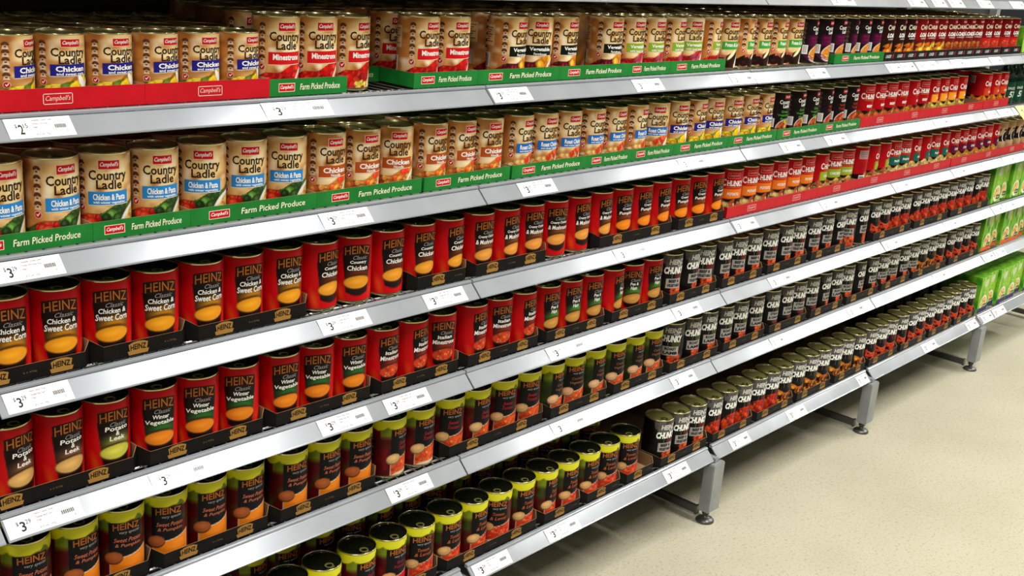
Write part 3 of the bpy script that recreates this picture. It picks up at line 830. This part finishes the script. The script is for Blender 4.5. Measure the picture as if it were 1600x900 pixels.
ROW[3] = ([0.0392, 0.1127, 0.1885, 0.2663, 0.3443, 0.4176, 0.4943, 0.5687, 0.6434, 0.7178, 0.7933, 0.8672, 0.9493, 1.0225, 1.0959, 1.1705, 1.2449, 1.3193, 1.3925, 1.4653, 1.5381, 1.6139, 1.6867, 1.7596, 1.847, 1.9198, 1.9926, 2.0684, 2.1412, 2.214, 2.2928, 2.3743, 2.4475, 2.5376, 2.6104, 2.6832, 2.759, 2.8318, 2.9046, 2.9804, 3.0532, 3.126, 3.2109, 3.2837, 3.3565, 3.4323, 3.5051, 3.5779, 3.6537, 3.7297, 3.8093, 3.8911],
    [-5, -10, -12, -13, -6, -4, -3, 7, -19, -3, -2, 9, -4, 5, -8, -16, -1, 5, -8, -2, 1, -7, -9, 2, -37, -18, -28, -18, -13, -17, 9, -29, -29, 110, 26, 26, -15, -25, 5, 20, -9, 7, -7, -7, -11, -2, -9, 8, -19, -12, -11, -21])
ROW[4] = ([0.035, 0.109, 0.1823, 0.2623, 0.3362, 0.4123, 0.4944, 0.5678, 0.6418, 0.7176, 0.7904, 0.8632, 0.9498, 1.0226, 1.0954, 1.1712, 1.244, 1.3168, 1.3926, 1.4654, 1.5403, 1.6225, 1.6953, 1.7681, 1.8439, 1.9167, 1.9895, 2.0744, 2.1531, 2.2276, 2.3133, 2.3861, 2.4589, 2.5333, 2.6077, 2.6899, 2.7629, 2.8361, 2.9092, 2.985, 3.0583, 3.1311, 3.2039, 3.2797, 3.3525, 3.4274, 3.5005, 3.5738],
    [16, 7, -1, -13, -19, -23, -9, -21, -10, 1, 12, -18, 11, -11, 11, -3, -6, -6, 15, -24, -5, -7, 13, -20, 8, -9, -3, -8, 4, -12, -3, 1, 15, -24, 12, 7, -6, 1, -6, 13, 0, -4, -4, -4, -4, -10, 17, -19])
ROW[5] = ([0.0538, 0.1271, 0.2031, 0.2789, 0.3517, 0.4252, 0.5169, 0.5902, 0.6634, 0.7475, 0.8221, 0.9024, 0.9776, 1.0584, 1.1334, 1.2092, 1.282, 1.3548, 1.4306, 1.5034, 1.5766, 1.6714, 1.7448, 1.8182, 1.8955, 1.9687, 2.0486, 2.1337, 2.2092, 2.282, 2.3578, 2.4306, 2.5034, 2.5792, 2.6543, 2.7428, 2.8207, 2.8962, 2.9741, 3.0499, 3.1227, 3.1955, 3.2687, 3.35, 3.4249, 3.5015, 3.5748],
    [-11, 3, -16, -22, -8, -5, -6, 0, -7, 12, -4, -23, 1, -22, -21, 9, -19, 5, -8, 2, -7, -34, -3, -3, 1, -4, -3, 1, 7, -6, -5, 15, 3, -11, 19, 5, -7, -13, 1, -9, -12, -14, -7, 8, -6, -15, 4])
ROW[6] = ([0.4995, 0.5745, 0.6567, 0.7338, 0.8083, 0.8841, 0.9595, 1.0327, 1.106, 1.1818, 1.2546, 1.3304, 1.4032, 1.4833, 1.6224, 1.6956, 1.771, 1.8468, 1.9196, 1.9943, 2.0701, 2.1429, 2.2157, 2.2915, 2.3682, 2.4414, 2.5201, 2.5961, 2.6745, 2.7555, 2.8337, 2.907, 2.9873, 3.0601, 3.1329, 3.2087, 3.2815, 3.3543, 3.4301, 3.5029, 3.5757],
    [-1, 6, 2, -4, -23, -8, 1, -37, -9, 9, -4, -6, -25, -28, -3, -2, -12, 4, 10, 0, -4, -4, -9, -9, -6, -10, -6, -16, 1, -2, -12, -23, -2, 8, -9, -6, -7, 4, -10, 7, -5])
TRAYS = {
 1: [('red', -0.012, 0.2351), ('red', 0.2355, 0.4409), ('green', 0.4413, 0.5895), ('green', 0.734, 0.8875), ('green', 0.8879, 1.111), ('green', 1.1114, 1.3314), ('green', 1.3318, 1.4805), ('green', 1.4809, 1.7018), ('green', 2.2324, 2.5264), ('black', 2.5268, 2.7505), ('black', 2.7509, 2.9715), ('black', 2.9719, 3.2667), ('black', 3.2671, 3.4258), ('black', 3.434, 3.618)],
 2: [('green', -0.023, 0.1534), ('green', 0.1538, 0.3053), ('green', 0.3057, 0.5352), ('green', 0.5356, 0.7648), ('green', 0.771, 0.9929), ('green', 0.999, 1.2243), ('green', 1.2247, 1.3765), ('green', 1.3769, 1.5319), ('green', 1.5323, 1.7558), ('green', 1.7562, 1.9842), ('green', 1.9869, 2.2172), ('green', 2.2176, 2.4462), ('red', 2.449, 2.6961), ('red', 2.6965, 2.9255), ('red', 2.9259, 3.1469), ('red', 3.1473, 3.358), ('red', 3.3627, 3.5943)],
 3: [('heinz', -0.035, 0.1499), ('heinz', 0.1503, 0.3035), ('heinz', 0.3039, 0.5319), ('heinz', 0.7544, 0.9044), ('heinz', 0.9048, 1.1335), ('heinz', 1.2817, 1.5753), ('heinz', 1.5757, 1.7968), ('red', 1.7972, 2.0299), ('red', 2.0303, 2.2512), ('red', 2.2516, 2.4853), ('red', 2.4857, 2.7204), ('red', 2.7208, 2.9423), ('red', 2.9427, 3.166), ('red', 3.1733, 3.3939), ('red', 3.3942, 3.6156), ('red', 3.616, 3.8545)],
 4: [('heinz', -0.046, 0.2195), ('heinz', 0.2199, 0.4495), ('heinz', 0.4499, 0.679), ('heinz', 0.6794, 0.9004), ('heinz', 0.9008, 1.1326), ('heinz', 1.133, 1.354), ('heinz', 1.3544, 1.5775), ('heinz', 1.5779, 1.8053), ('heinz', 1.8057, 2.0267), ('heinz', 2.0271, 2.2648), ('heinz', 2.2652, 2.4965), ('heinz', 2.6523, 2.9474), ('heinz', 2.9478, 3.2421), ('heinz', 3.2425, 3.6114)],
 5: [('heinz', 0.013, 0.2403), ('heinz', 0.2407, 0.4624), ('heinz', 0.4628, 0.701), ('heinz', 0.8648, 1.1706), ('heinz', 1.171, 1.392), ('heinz', 1.3924, 1.6138), ('heinz', 1.6142, 1.8554), ('heinz', 1.8558, 2.0858), ('heinz', 2.0862, 2.3192), ('heinz', 2.3196, 2.5406), ('heinz', 2.541, 2.78), ('heinz', 2.7804, 3.0123), ('heinz', 3.0127, 3.312), ('heinz', 3.3124, 3.6124)],
 6: [('heinz', 0.6191, 0.8465), ('heinz', 0.8469, 1.1432), ('heinz', 1.1436, 1.2918), ('heinz', 1.2922, 1.4404), ('heinz', 1.4408, 1.573), ('heinz', 1.579, 1.8092), ('heinz', 1.8096, 2.0315), ('heinz', 2.0319, 2.2529), ('heinz', 2.2533, 2.479), ('heinz', 2.4825, 2.7117), ('heinz', 2.7121, 2.9442), ('heinz', 2.9446, 3.1711), ('heinz', 3.1715, 3.3925), ('heinz', 3.3929, 3.6133)],
}
TICKETS = {
 0: [(1.09, 1.196), (2.119, 2.244), (2.577, 2.689), (2.743, 2.835), (2.863, 2.97), (3.092, 3.204), (3.373, 3.498)],
 1: [(0.033, 0.119), (0.416, 0.54), (0.904, 1.007), (1.329, 1.428), (1.699, 1.803), (2.061, 2.162), (2.514, 2.606), (2.61, 2.701), (2.714, 2.856), (2.968, 3.069), (3.289, 3.392)],
 2: [(0.009, 0.098), (0.529, 0.63), (1.0, 1.102), (1.53, 1.638), (1.98, 2.087), (2.215, 2.335), (2.92, 3.034), (3.346, 3.445), (3.462, 3.56)],
 3: [(0.012, 0.103), (0.532, 0.637), (0.768, 0.87), (1.327, 1.448), (1.806, 1.908), (2.248, 2.352), (2.7, 2.813), (3.15, 3.263), (3.61, 3.725)],
 4: [(0.004, 0.112), (0.222, 0.322), (0.537, 0.647), (0.685, 0.791), (1.13, 1.257), (1.584, 1.695), (2.024, 2.142), (2.697, 2.814), (3.172, 3.28), (3.603, 3.698), (3.711, 3.829)],
 5: [(0.703, 0.81), (1.169, 1.284), (1.613, 1.713), (2.084, 2.153), (2.533, 2.638), (3.164, 3.267), (3.606, 3.707), (3.72, 3.825)],
 6: [(0.918, 1.025), (1.143, 1.252), (1.585, 1.687), (1.884, 1.976), (2.182, 2.284), (2.614, 2.68), (3.098, 3.21), (3.483, 3.58), (3.63, 3.732), (3.745, 3.865)],
}

SEQ = {
 1: [('corns', 6), ('mine', 5), ('farm', 4), ('lime', 5), ('leek', 5), ('purple', 6), ('lblack', 3), ('lyellow', 3), ('lbrown', 4), ('lred', 4)],
 2: [('cpasta', 7), ('noodle', 6), ('roast', 7), ('corn', 6), ('dgreen', 3), ('dred', 3), ('beef', 6), ('maize', 4), ('amber', 3)],
 3: [('hcorn', 7), ('hcountry', 5), ('hmush', 6), ('hpump', 6), ('potato', 6), ('split', 6), ('teal', 6), ('plum', 6), ('tanb', 4)],
 4: [('hleek', 2), ('hleekg', 1), ('hwinter', 6), ('hmine', 6), ('hpea', 6), ('bbox', 14), ('bbowl', 2), ('bfood', 11)],
 5: [('vorange', 9), ('vmine', 6), ('vpea', 6), ('bboxg', 6), ('bboxb', 4), ('bboxg', 9), ('borange', 2), ('bbowl', 5)],
 6: [('vred', 4), ('vminb', 10), ('bbox', 3), ('bfood', 5), ('borange', 7), ('bbowl', 12)],
}
CAN_Y, PITCH_Y, TZ = 0.0450, 0.0745, 0.0014
seen = {}
stuff = []                    # (code, x, y, z, rot) of the cans far back in the rows
def can_label(code, l, n, extra=''):
    w = PRODUCTS[code][1]
    return f'{w}, {extra}{ordinal(n)} from left, {SHELF[l]} shelf'
BACKROWS = {1: 3, 2: 3, 3: 2, 4: 2, 5: 2, 6: 2}
jr = random.Random(5)
for l in range(1, 7):
    X, ROT = ROW[l]
    codes = [c for c, n in SEQ[l] for _ in range(n)]
    assert len(codes) == len(X), (l, len(codes), len(X))
    cnt = {}
    for i, (c, x, r) in enumerate(zip(codes, X, ROT)):
        n = cnt.get(c, 0); cnt[c] = n + 1
        trayed = any(a <= x <= b for _, a, b in TRAYS[l])
        y = YO[l] + CAN_Y
        if c[0] == 'b' and c != 'beef': r -= 13
        if l == 1 and i == 8: y = .0530
        if c == 'corns': y = .0435
        z = Z[l] + (TZ if trayed else 0.0002)
        lab = can_label(c, l, n)
        add_can(c, x, y, z, math.radians(r), lab, f'{PRODUCTS[c][1]} on the {SHELF[l]} shelf')
        for k in range(1, BACKROWS[l] + 1):
            if (l == 1 and i == 8) or (l == 6 and (k > 1 or 14 <= i < 33)): break
            yk, rk = y + PITCH_Y * k + (.045 if l == 6 else 0), math.radians(jr.gauss(-5, 25))
            if k == 1 and l in (1, 6) and i < 14:
                add_can(c, x, yk, z, rk, can_label(c, l, n, 'just behind the '), f'second row cans on the {SHELF[l]} shelf', tab=(l == 6))
            else:
                stuff.append((c, x, yk, z, rk))
# cans left showing where front places are empty
y1 = CAN_Y
for c, x, y, r, lab in (('mine', .6385, .131, -30, 'tan soup can, red minestrone band, in the pushed back green tray'),
                        ('mine', .6925, .184, 60, 'tan soup can turned away, behind the gap, pushed back green tray'),
                        ('farm', .9262, y1 + PITCH_Y, 70, 'tan soup can turned sideways behind the left black band gap, highest shelf'),
                        ('farm', 1.2218, y1 + PITCH_Y + .0150, 80, 'tan soup can turned sideways behind the right black band gap, highest shelf')):
    add_can(c, x, y, Z[1] + TZ, math.radians(r), lab, None)
for x, y in ((.6385, .238), (.9262, y1 + .149), (1.222, y1 + .165)):
    stuff.append(('farm', x, y, Z[1] + TZ, 1.0))
for x, y in ((3.275, y1 + .149), (3.275, y1 + .2235)):
    stuff.append(('maize', x, y, Z[2] + TZ, .3))

# unseen cans added on the topmost shelf, above the picture, to block overhead light
for k in range(46):
    for r_ in range(5):
        stuff.append(('noodle', .04 + k * .0775, CAN_Y + PITCH_Y * r_, Z[0] + .0002, .2 * (k % 5)))

# the cans further back: one object
def build_stuff():
    seg, rows = 20, 6
    V, F, Cc, MI = [], [], [], []
    base = 0
    prof = [(RIM, .1150), (RIM, .1167), (.0350, .1172), (.0343, .1127), (.0, .1127)]
    for code, x, y, z, rot in stuff:
        label_mesh(code)
        cols, a = BASE_COL[code]
        nv = cols.shape[0]
        co, si = math.cos(rot), math.sin(rot)
        P, Q = [], []
        hs = [.0046 + .1096 * t / (rows - 1) for t in range(rows)]
        for t, h in enumerate(hs):
            ci = cols[min(nv - 1, int((nv - 1) * t / (rows - 1)))]
            for k in range(seg):
                th = 2 * PI * (k + .5) / seg - PI
                P.append((RB * math.sin(th), -RB * math.cos(th), h))
                Q.append(ci[int(k / seg * (ci.shape[0] - 1))])
        for r, h in prof[:-1]:
            for k in range(seg):
                th = 2 * PI * (k + .5) / seg - PI
                P.append((r * math.sin(th), -r * math.cos(th), h)); Q.append((.5, .5, .4, 1))
        P.append((0, 0, .1127)); Q.append((.5, .5, .4, 1))
        P = np.array(P)
        if code == 'corns': P = P * (.931, .931, .80)
        W = np.column_stack([P[:, 0] * co - P[:, 1] * si + x, P[:, 0] * si + P[:, 1] * co + y, P[:, 2] + z])
        nr = rows + len(prof) - 1
        for t in range(nr - 1):
            for k in range(seg):
                j = (k + 1) % seg
                F.append((base + t * seg + k, base + t * seg + j, base + (t + 1) * seg + j, base + (t + 1) * seg + k))
                MI.append(0 if t < rows - 1 else (1 if t < nr - 2 else (3 if code[0] in 'hv' else 2)))
        for k in range(seg):
            F.append((base + (nr - 1) * seg + k, base + (nr - 1) * seg + (k + 1) % seg, base + nr * seg)); MI.append(3 if code[0] in 'hv' else 2)
        V.append(W); Cc.append(np.array(Q)); base += len(P)
    me = ink_mesh('soup_cans', np.vstack(V), F, np.vstack(Cc), [M['print'], M['tin'], M['lid'], M['darklid']], True)
    me.polygons.foreach_set('material_index', MI)
    o = link('soup_cans', me)
    tag(o, 'dim rows of soup cans stored behind the front cans on every shelf', 'cans', kind='stuff')
build_stuff()

# ------------------------------------------------------------------ trays
def tray_front(kind, w, h):
    sh = Sheet(); W, H = w * 1000, h * 1000
    out = [sh]
    def nxt():
        out.append(Sheet()); return out[-1]
    if kind == 'green':
        script_logo(sh, -W * .29, H * .5, min(34, W * .19), H * .42, edge=(.94, .86, .74))
        sh = nxt(); sh.text('Farm Picked Produce', W * .14, H * .5, W * .52, H * .36, rgb(236, 232, 206), 2, shear=.1, bold=.012)
    elif kind == 'red':
        lw, lh = min(40, W * .2), H * .5
        for q in ((-lw / 2, -lh / 2, lw / 2, -lh / 2 + 1), (-lw / 2, lh / 2 - 1, lw / 2, lh / 2), (-lw / 2, -lh / 2, -lw / 2 + 1, lh / 2), (lw / 2 - 1, -lh / 2, lw / 2, lh / 2)):
            sh.rect(q[0], q[1] + H / 2, q[2], q[3] + H / 2, (.93, .78, .74), 2)
        sh.text("Campbell's", 0, H / 2, lw * .84, lh * .6, (.93, .78, .74), 2, shear=.28)
    elif kind == 'heinz':
        for cx in (-W * .24, W * .24) if w > .17 else (-W * .06,):
            sh = nxt()
            g = rgb(160, 118, 54)
            sh.poly([(cx - 15, 2.5), (cx + 15, 2.5), (cx + 17, 8.5), (cx + 13.5, 8.5), (cx + 15.5, H - 5), (cx + 8, H - 2.2), (cx, H - 1.4), (cx - 8, H - 2.2), (cx - 15.5, H - 5), (cx - 13.5, 8.5), (cx - 17, 8.5)], g, 1)
            sh.text('HEINZ', cx, H * .60, 25, H * .36, (.08, .05, .04), 2, arch=1.2, bold=.03)
        sh = nxt(); sh.text('6 x 535g', 0 if w > .17 else W * .28, H * .5, 19, H * .14, rgb(120, 92, 62), 1)
    elif kind == 'black':
        n = max(2, round(W / 74))
        for k in range(n):
            cx = -W / 2 + (k + .5) * W / n
            sh = nxt(); sh.text('LOADED', cx - 6, H * .5, 34, H * .38, (.74, .74, .74), 2, shear=.3, bold=.04)
            sh.poly([(cx + 18, H * .25), (cx + 26, H * .3), (cx + 28, H * .75), (cx + 20, H * .7)], rgb(150, 30, 50), 2)
    return [q for q in out if q.items]

def kbox(bm, x0, x1, y0, y1, z0, z1, kraft):
    """board panel; faces listed in kraft ('top','front','back','left','right') show raw board"""
    n = len(bm.faces)
    bm_box(bm, x0, x1, y0, y1, z0, z1)
    bm.faces.ensure_lookup_table()
    names = ['bottom', 'top', 'front', 'right', 'back', 'left']
    for i, nm in enumerate(names):
        if nm in kraft: bm.faces[n + i].material_index = 1

TH = {'green': .026, 'red': .028, 'heinz': .0235, 'black': .024}
TM = {'green': 'green', 'red': 'red', 'heinz': 'black', 'black': 'black'}
def add_tray(kind, x0, x1, y0, z, label, group, depth=.306):
    root = link('display_tray', None, None, ((x0 + x1) / 2, y0, z))
    tag(root, label, 'tray', group)
    w, h, t = x1 - x0, TH[kind], .0009
    mats = [M[TM[kind]], M['kraft']]
    def part(name, fn):
        bm = bmesh.new(); fn(bm)
        return link(name, mesh_of(bm, name, mats), root)
    part('tray_base', lambda bm: kbox(bm, -w / 2, w / 2, t + (.0145 if kind == 'heinz' else 0), depth, 0.0002, .0012, ('top', 'front')))
    if kind == 'heinz':
        c = .014
        def front(bm):
            kbox(bm, -w / 2 + c, w / 2 - c, 0, t, 0.0002, h, ('back', 'top'))
            kbox(bm, -w / 2 + c, w / 2 - c, t, c + t, 0.0002, .0012, ('top',))
            for s in (-1, 1):
                pts = [(s * (w / 2 - c), 0), (s * w / 2, c), (s * (w / 2 - t * 1.0), c + t), (s * (w / 2 - c - t * .2), t)]
                lo = [bm.verts.new((p[0], p[1], .0002)) for p in pts]
                hi = [bm.verts.new((p[0], p[1], h + (.0 if i in (0, 3) else .009))) for i, p in enumerate(pts)]
                fs = [bm.faces.new(hi), bm.faces.new(lo[::-1])]
                for i in range(4):
                    fs.append(bm.faces.new((lo[i], lo[(i + 1) % 4], hi[(i + 1) % 4], hi[i])))
                fs[0].material_index = 1; fs[4].material_index = 1
            bmesh.ops.recalc_face_normals(bm, faces=bm.faces)
        fp = part('front_panel', front)
        for s in (-1, 1):
            part('side_panel', lambda bm: kbox(bm, min(s * w / 2, s * (w / 2 - t)), max(s * w / 2, s * (w / 2 - t)), c + t, depth, .0002, h + .009, ('top', 'left' if s > 0 else 'right')))
    else:
        fp = part('front_panel', lambda bm: kbox(bm, -w / 2, w / 2, 0, t, .0002, h, ('back', 'top')))
        for s in (-1, 1):
            part('side_panel', lambda bm: kbox(bm, min(s * w / 2, s * (w / 2 - t)), max(s * w / 2, s * (w / 2 - t)), t, depth, .0002, h * (1 if kind != 'green' else .98), ('top', 'left' if s > 0 else 'right')))
    part('rear_panel', lambda bm: kbox(bm, -w / 2 + t, w / 2 - t, depth - t, depth, .0013, h, ('front', 'top')))
    for q in tray_front(kind, w, h):
        V, F, Cc = q.flat(step=.00012)
        V[:, 1] *= -1
        link('printed_lettering', ink_mesh('printed_lettering', V, F, Cc, [M['print']]), fp)
    return root

TWORD = {'green': 'green cardboard tray with cream lettering', 'red': 'red cardboard tray with outlined logo',
         'heinz': 'black cardboard tray with gold logo', 'black': 'black cardboard tray with small grey lettering'}
for l in TRAYS:
    c_ = {}
    for kind, a, b in TRAYS[l]:
        n = c_.get(kind, 0); c_[kind] = n + 1
        add_tray(kind, a, b, YO[l] + .0060, Z[l], f'{TWORD[kind]}, {ordinal(n)} from left, {SHELF[l]} shelf', f'{TWORD[kind]}s on the {SHELF[l]} shelf', .310)
add_tray('green', .6000, .7325, .0925, Z[1], 'green cardboard tray pushed back behind the lone minestrone can, highest shelf', None, .28)

# ------------------------------------------------------------------ price tickets
PH = .0300
def ticket_print(price, lines):
    sh = Sheet(); H = PH * 1000; k = (.13, .13, .15); g = (.34, .34, .36)
    sh.text('$', 15, H * .62, 3.4, 6.4, k, 1, bold=.01)
    sh.text(price[0], 21.5, H * .45, 7.2, 14.5, k, 1, bold=.02)
    sh.text(price[1], 29.5, H * .62, 7.2, 6.4, k, 1, bold=.01)
    for i, t in enumerate(lines):
        sh.text(t, 40 + .72 * len(t), H * .86 - i * 5.2, 1.44 * len(t), 3.3, g, 1, bold=.02)
    sh.text('$.65 per 100g', 52, H * .17, 21, 3.8, g, 1, bold=.01)
    x = 74.0
    for i in range(15):
        w = (.5, .9, .4, 1.1)[i % 4]
        sh.rect(x, H * .42, x + w * 1.15, H * .62, k, 1); x += w + (.4, .7)[i % 2]
    sh.text('6', 91, H * .28, 2.2, 3.6, k, 1)
    V, F, Cc = sh.flat(step=.00008); V[:, 1] *= -1
    return ink_mesh('printed_price', V, F, Cc, [M['print']])
PR = {
 'a': ticket_print(('2', '15'), ('Campbells Country Ladle', 'Chicken Corn Soup', '500gm')),
 'b': ticket_print(('3', '29'), ('Campbells Country Ladle', 'Chicken And Pasta Soup', '500gm')),
 'c': ticket_print(('3', '29'), ('Heinz Classic Soup', 'Chicken And Corn', '535gm')),
 'd': ticket_print(('3', '29'), ('Heinz Very Special', 'Soup', '535gm')),
 'e': ticket_print(('3', '29'), ("Heinz Big'n Chunky", 'Soup', '535gm')),
}
def add_ticket(l, a, b, n, pr):
    y = YO[l] - .0262 + FN[0] * .0003
    z = Z[l] - .0282 + FN[1] * .0003
    w = b - a
    bm = bmesh.new()
    bm_box(bm, 0, w, -.0004, 0, .0004, PH)
    o = link('price_ticket', mesh_of(bm, 'price_ticket', M['ticket']), None, (a, y, z))
    o.rotation_euler = (math.radians(-44.1), 0, 0)
    tag(o, f'white price ticket, {ordinal(n)} from left on the {SHELF[l]} shelf rail', 'price ticket', f'price tickets on the {SHELF[l]} shelf rail')
    p = link('printed_price', PR[pr], o, (0, -.0004, 0))
    p.scale = (w / .103, 1, 1)
for l in TICKETS:
    for n, (a, b) in enumerate(TICKETS[l]):
        s_ = 4 if l == 6 else 2
        for e in range(-1, 6):                       # keep each card on one rail
            s0 = e * BAY
            if a < s0 + (.0105 if l == 6 else .0025) and b > s0:
                if s0 - a > (b - a) / 2: b = s0 - .011 if l == 6 else s0 - .0025
                else: a = s0 + (.011 if l == 6 else .0028)
        mx = a + .14
        if n + 1 < len(TICKETS[l]): mx = TICKETS[l][n + 1][0] - .0005
        b = min(b, mx)
        pr = 'a' if (l == 1 and n == 0) else ('b' if l <= 2 else ('c' if l in (3, 4) and a < 1.7 else ('d' if a < 1.5 else 'e')))
        add_ticket(l, a, b, n, pr)
# yellow special ticket hanging from the second can shelf
bm = bmesh.new(); bm_box(bm, 0, .085, -.0006, 0, -.030, .032)
o = link('special_ticket', mesh_of(bm, 'special_ticket', M['yellow']), None, (3.640, -.0262 + FN[0] * .0012, Z[2] - .0282 + FN[1] * .0012))
o.rotation_euler = (math.radians(-44.1), 0, 0)
tag(o, 'yellow special price ticket hanging from the second can shelf rail at right', 'price ticket')
sh = Sheet(); sh.text('2', 42, 2, 20, 30, (.12, .12, .12), 1, bold=.03); sh.text('$', 24, 10, 7, 11, (.12, .12, .12), 1)
V, F, Cc = sh.flat(step=.00008); V[:, 1] *= -1
link('printed_price', ink_mesh('printed_price', V, F, Cc, [M['print']]), o, (0, -.0006, 0))

# ------------------------------------------------------------------ green cartons and bottles at the right end
def carton_meshes(w, h, d, foot, seed):
    bm = bmesh.new(); bm_box(bm, -w / 2, w / 2, 0, d, 0, h)
    bmesh.ops.bevel(bm, geom=bm.edges[:], offset=.0008, segments=1, affect='EDGES')
    m = material('lime_green_carton', lin(84, 166, 26), .4, noise=(22, lin(40, 130, 20), lin(140, 200, 44)))
    body = mesh_of(bm, 'carton', m)
    a = Art(-w * 500 + 1, w * 500 - 1, h * 1000 - 2, 1.8)
    a.fill(rgb(112, 186, 40)); a.fill(rgb(206, 222, 96), (a.noise(24, 40, seed) - .3) * 1.5)
    a.fill(rgb(40, 130, 28), (a.noise(16, 26, seed + 1) - .6) * 3)
    a.fill(rgb(214, 214, 206), a.em(4, h * 800, 18, 15, .4, 4) * .8)
    a.fill(rgb(240, 232, 200), a.em(4, 34, 32, 30, .3)); a.fill(rgb(238, 206, 120), a.em(2, 36, 25, 20, .3))
    a.blobs(a.em(2, 36, 25, 20, .3), [rgb(232, 180, 80), rgb(240, 220, 160), rgb(206, 120, 60)], 22, 3, 6, seed, box=(-22, 28, 16, 56))
    if foot is not None: a.fill(foot, np.clip((17 - a.V) / 1.5, 0, 1))
    sh = Sheet()
    sh.rect(2, 12, 34, 28, rgb(40, 70, 56), 1); sh.text('SOUP', 18, 20, 22, 6, WHITE, 2, bold=.03)
    sh.arc(4, h * 800 - 22, 9, 200, 340, 1.6, rgb(60, 90, 40), 1, 8)
    V, F, Cc = a.grid(); V2, F2, C2 = sh.flat(step=.00015)
    V2[:, 1] *= -1; n = len(V)
    fr = ink_mesh('printed_front', np.vstack([V, V2]), F + [tuple(i + n for i in f) for f in F2], np.vstack([Cc, C2]), [M['print']])
    return body, fr
CART = {4: carton_meshes(.094, .143, .052, None, 3), 5: carton_meshes(.094, .143, .052, rgb(226, 96, 30), 7),
        6: carton_meshes(.094, .138, .052, rgb(50, 40, 110), 9), 1: carton_meshes(.094, .085, .052, None, 5)}
for l, rows in ((1, 1), (4, 2), (5, 2), (6, 4)):
    for r_ in range(rows):
        for k in range(6):
            x = 3.672 + k * .0965
            o = link('soup_carton', None, None, (x, YO[l] + .008 + r_ * .0535 + (.012 if k % 3 == 1 else 0), Z[l] + .0002))
            tag(o, f'bright green soup carton, {ordinal(k)} from left, {("front", "second", "third", "rear")[r_]} row, {SHELF[l]} shelf', 'carton', f'green cartons on the {SHELF[l]} shelf')
            link('carton', CART[l][0], o)
            link('printed_front', CART[l][1], o, (0, -.0003, .001))
bm = bmesh.new()
bm_lathe(bm, [(0, 0), (.034, 0), (.037, .003), (.037, .084), (.034, .098), (.020, .118), (.0145, .126), (.014, .142), (0, .142)], 36)
BOT = mesh_of(bm, 'bottle_glass', M['glass'], True)
bm = bmesh.new(); bm_lathe(bm, [(0, .1421), (.0155, .1421), (.016, .1425), (.016, .155), (.0150, .157), (0, .157)], 30)
CAP = mesh_of(bm, 'bottle_cap', material('dark_purple_cap', lin(60, 20, 50), .35, noise=(30, lin(52, 16, 44), lin(68, 24, 56))), True)
a = Art(-48, 48, 70, 2.4); a.fill(rgb(18, 62, 44)); a.fill(rgb(40, 96, 70), (a.noise(14, 10, 3) - .5))
sh = Sheet(); sh.text('57', 8, 26, 34, 22, (.82, .86, .82), 1, shear=.2, bold=.03); sh.text('SAUCE', 0, 48, 36, 9, (.82, .86, .82), 1, bold=.03)
V, F, Cc = a.grid(.0009); V2, F2, C2 = sh.flat(step=.0013, cut=4); n = len(V)
def wrapb(V):
    th = V[:, 0] / .0372; r = .0372 + V[:, 1] * .4
    return np.column_stack([r * np.sin(th), -r * np.cos(th), V[:, 2] + .008])
BLAB = ink_mesh('bottle_label', np.vstack([wrapb(V), wrapb(V2)]), F + [tuple(i + n for i in f) for f in F2], np.vstack([Cc, C2]), [M['print']])
for k in range(7):
    o = link('sauce_bottle', None, None, (3.655 + k * .080, .052, Z[2] + .0002), math.radians(-20 + 7 * k))
    tag(o, f'dark green glass bottle with purple cap, {ordinal(k)} from left, second can shelf', 'bottle', 'dark green bottles on the second can shelf')
    link('bottle_glass', BOT, o); link('bottle_cap', CAP, o); link('bottle_label', BLAB, o)
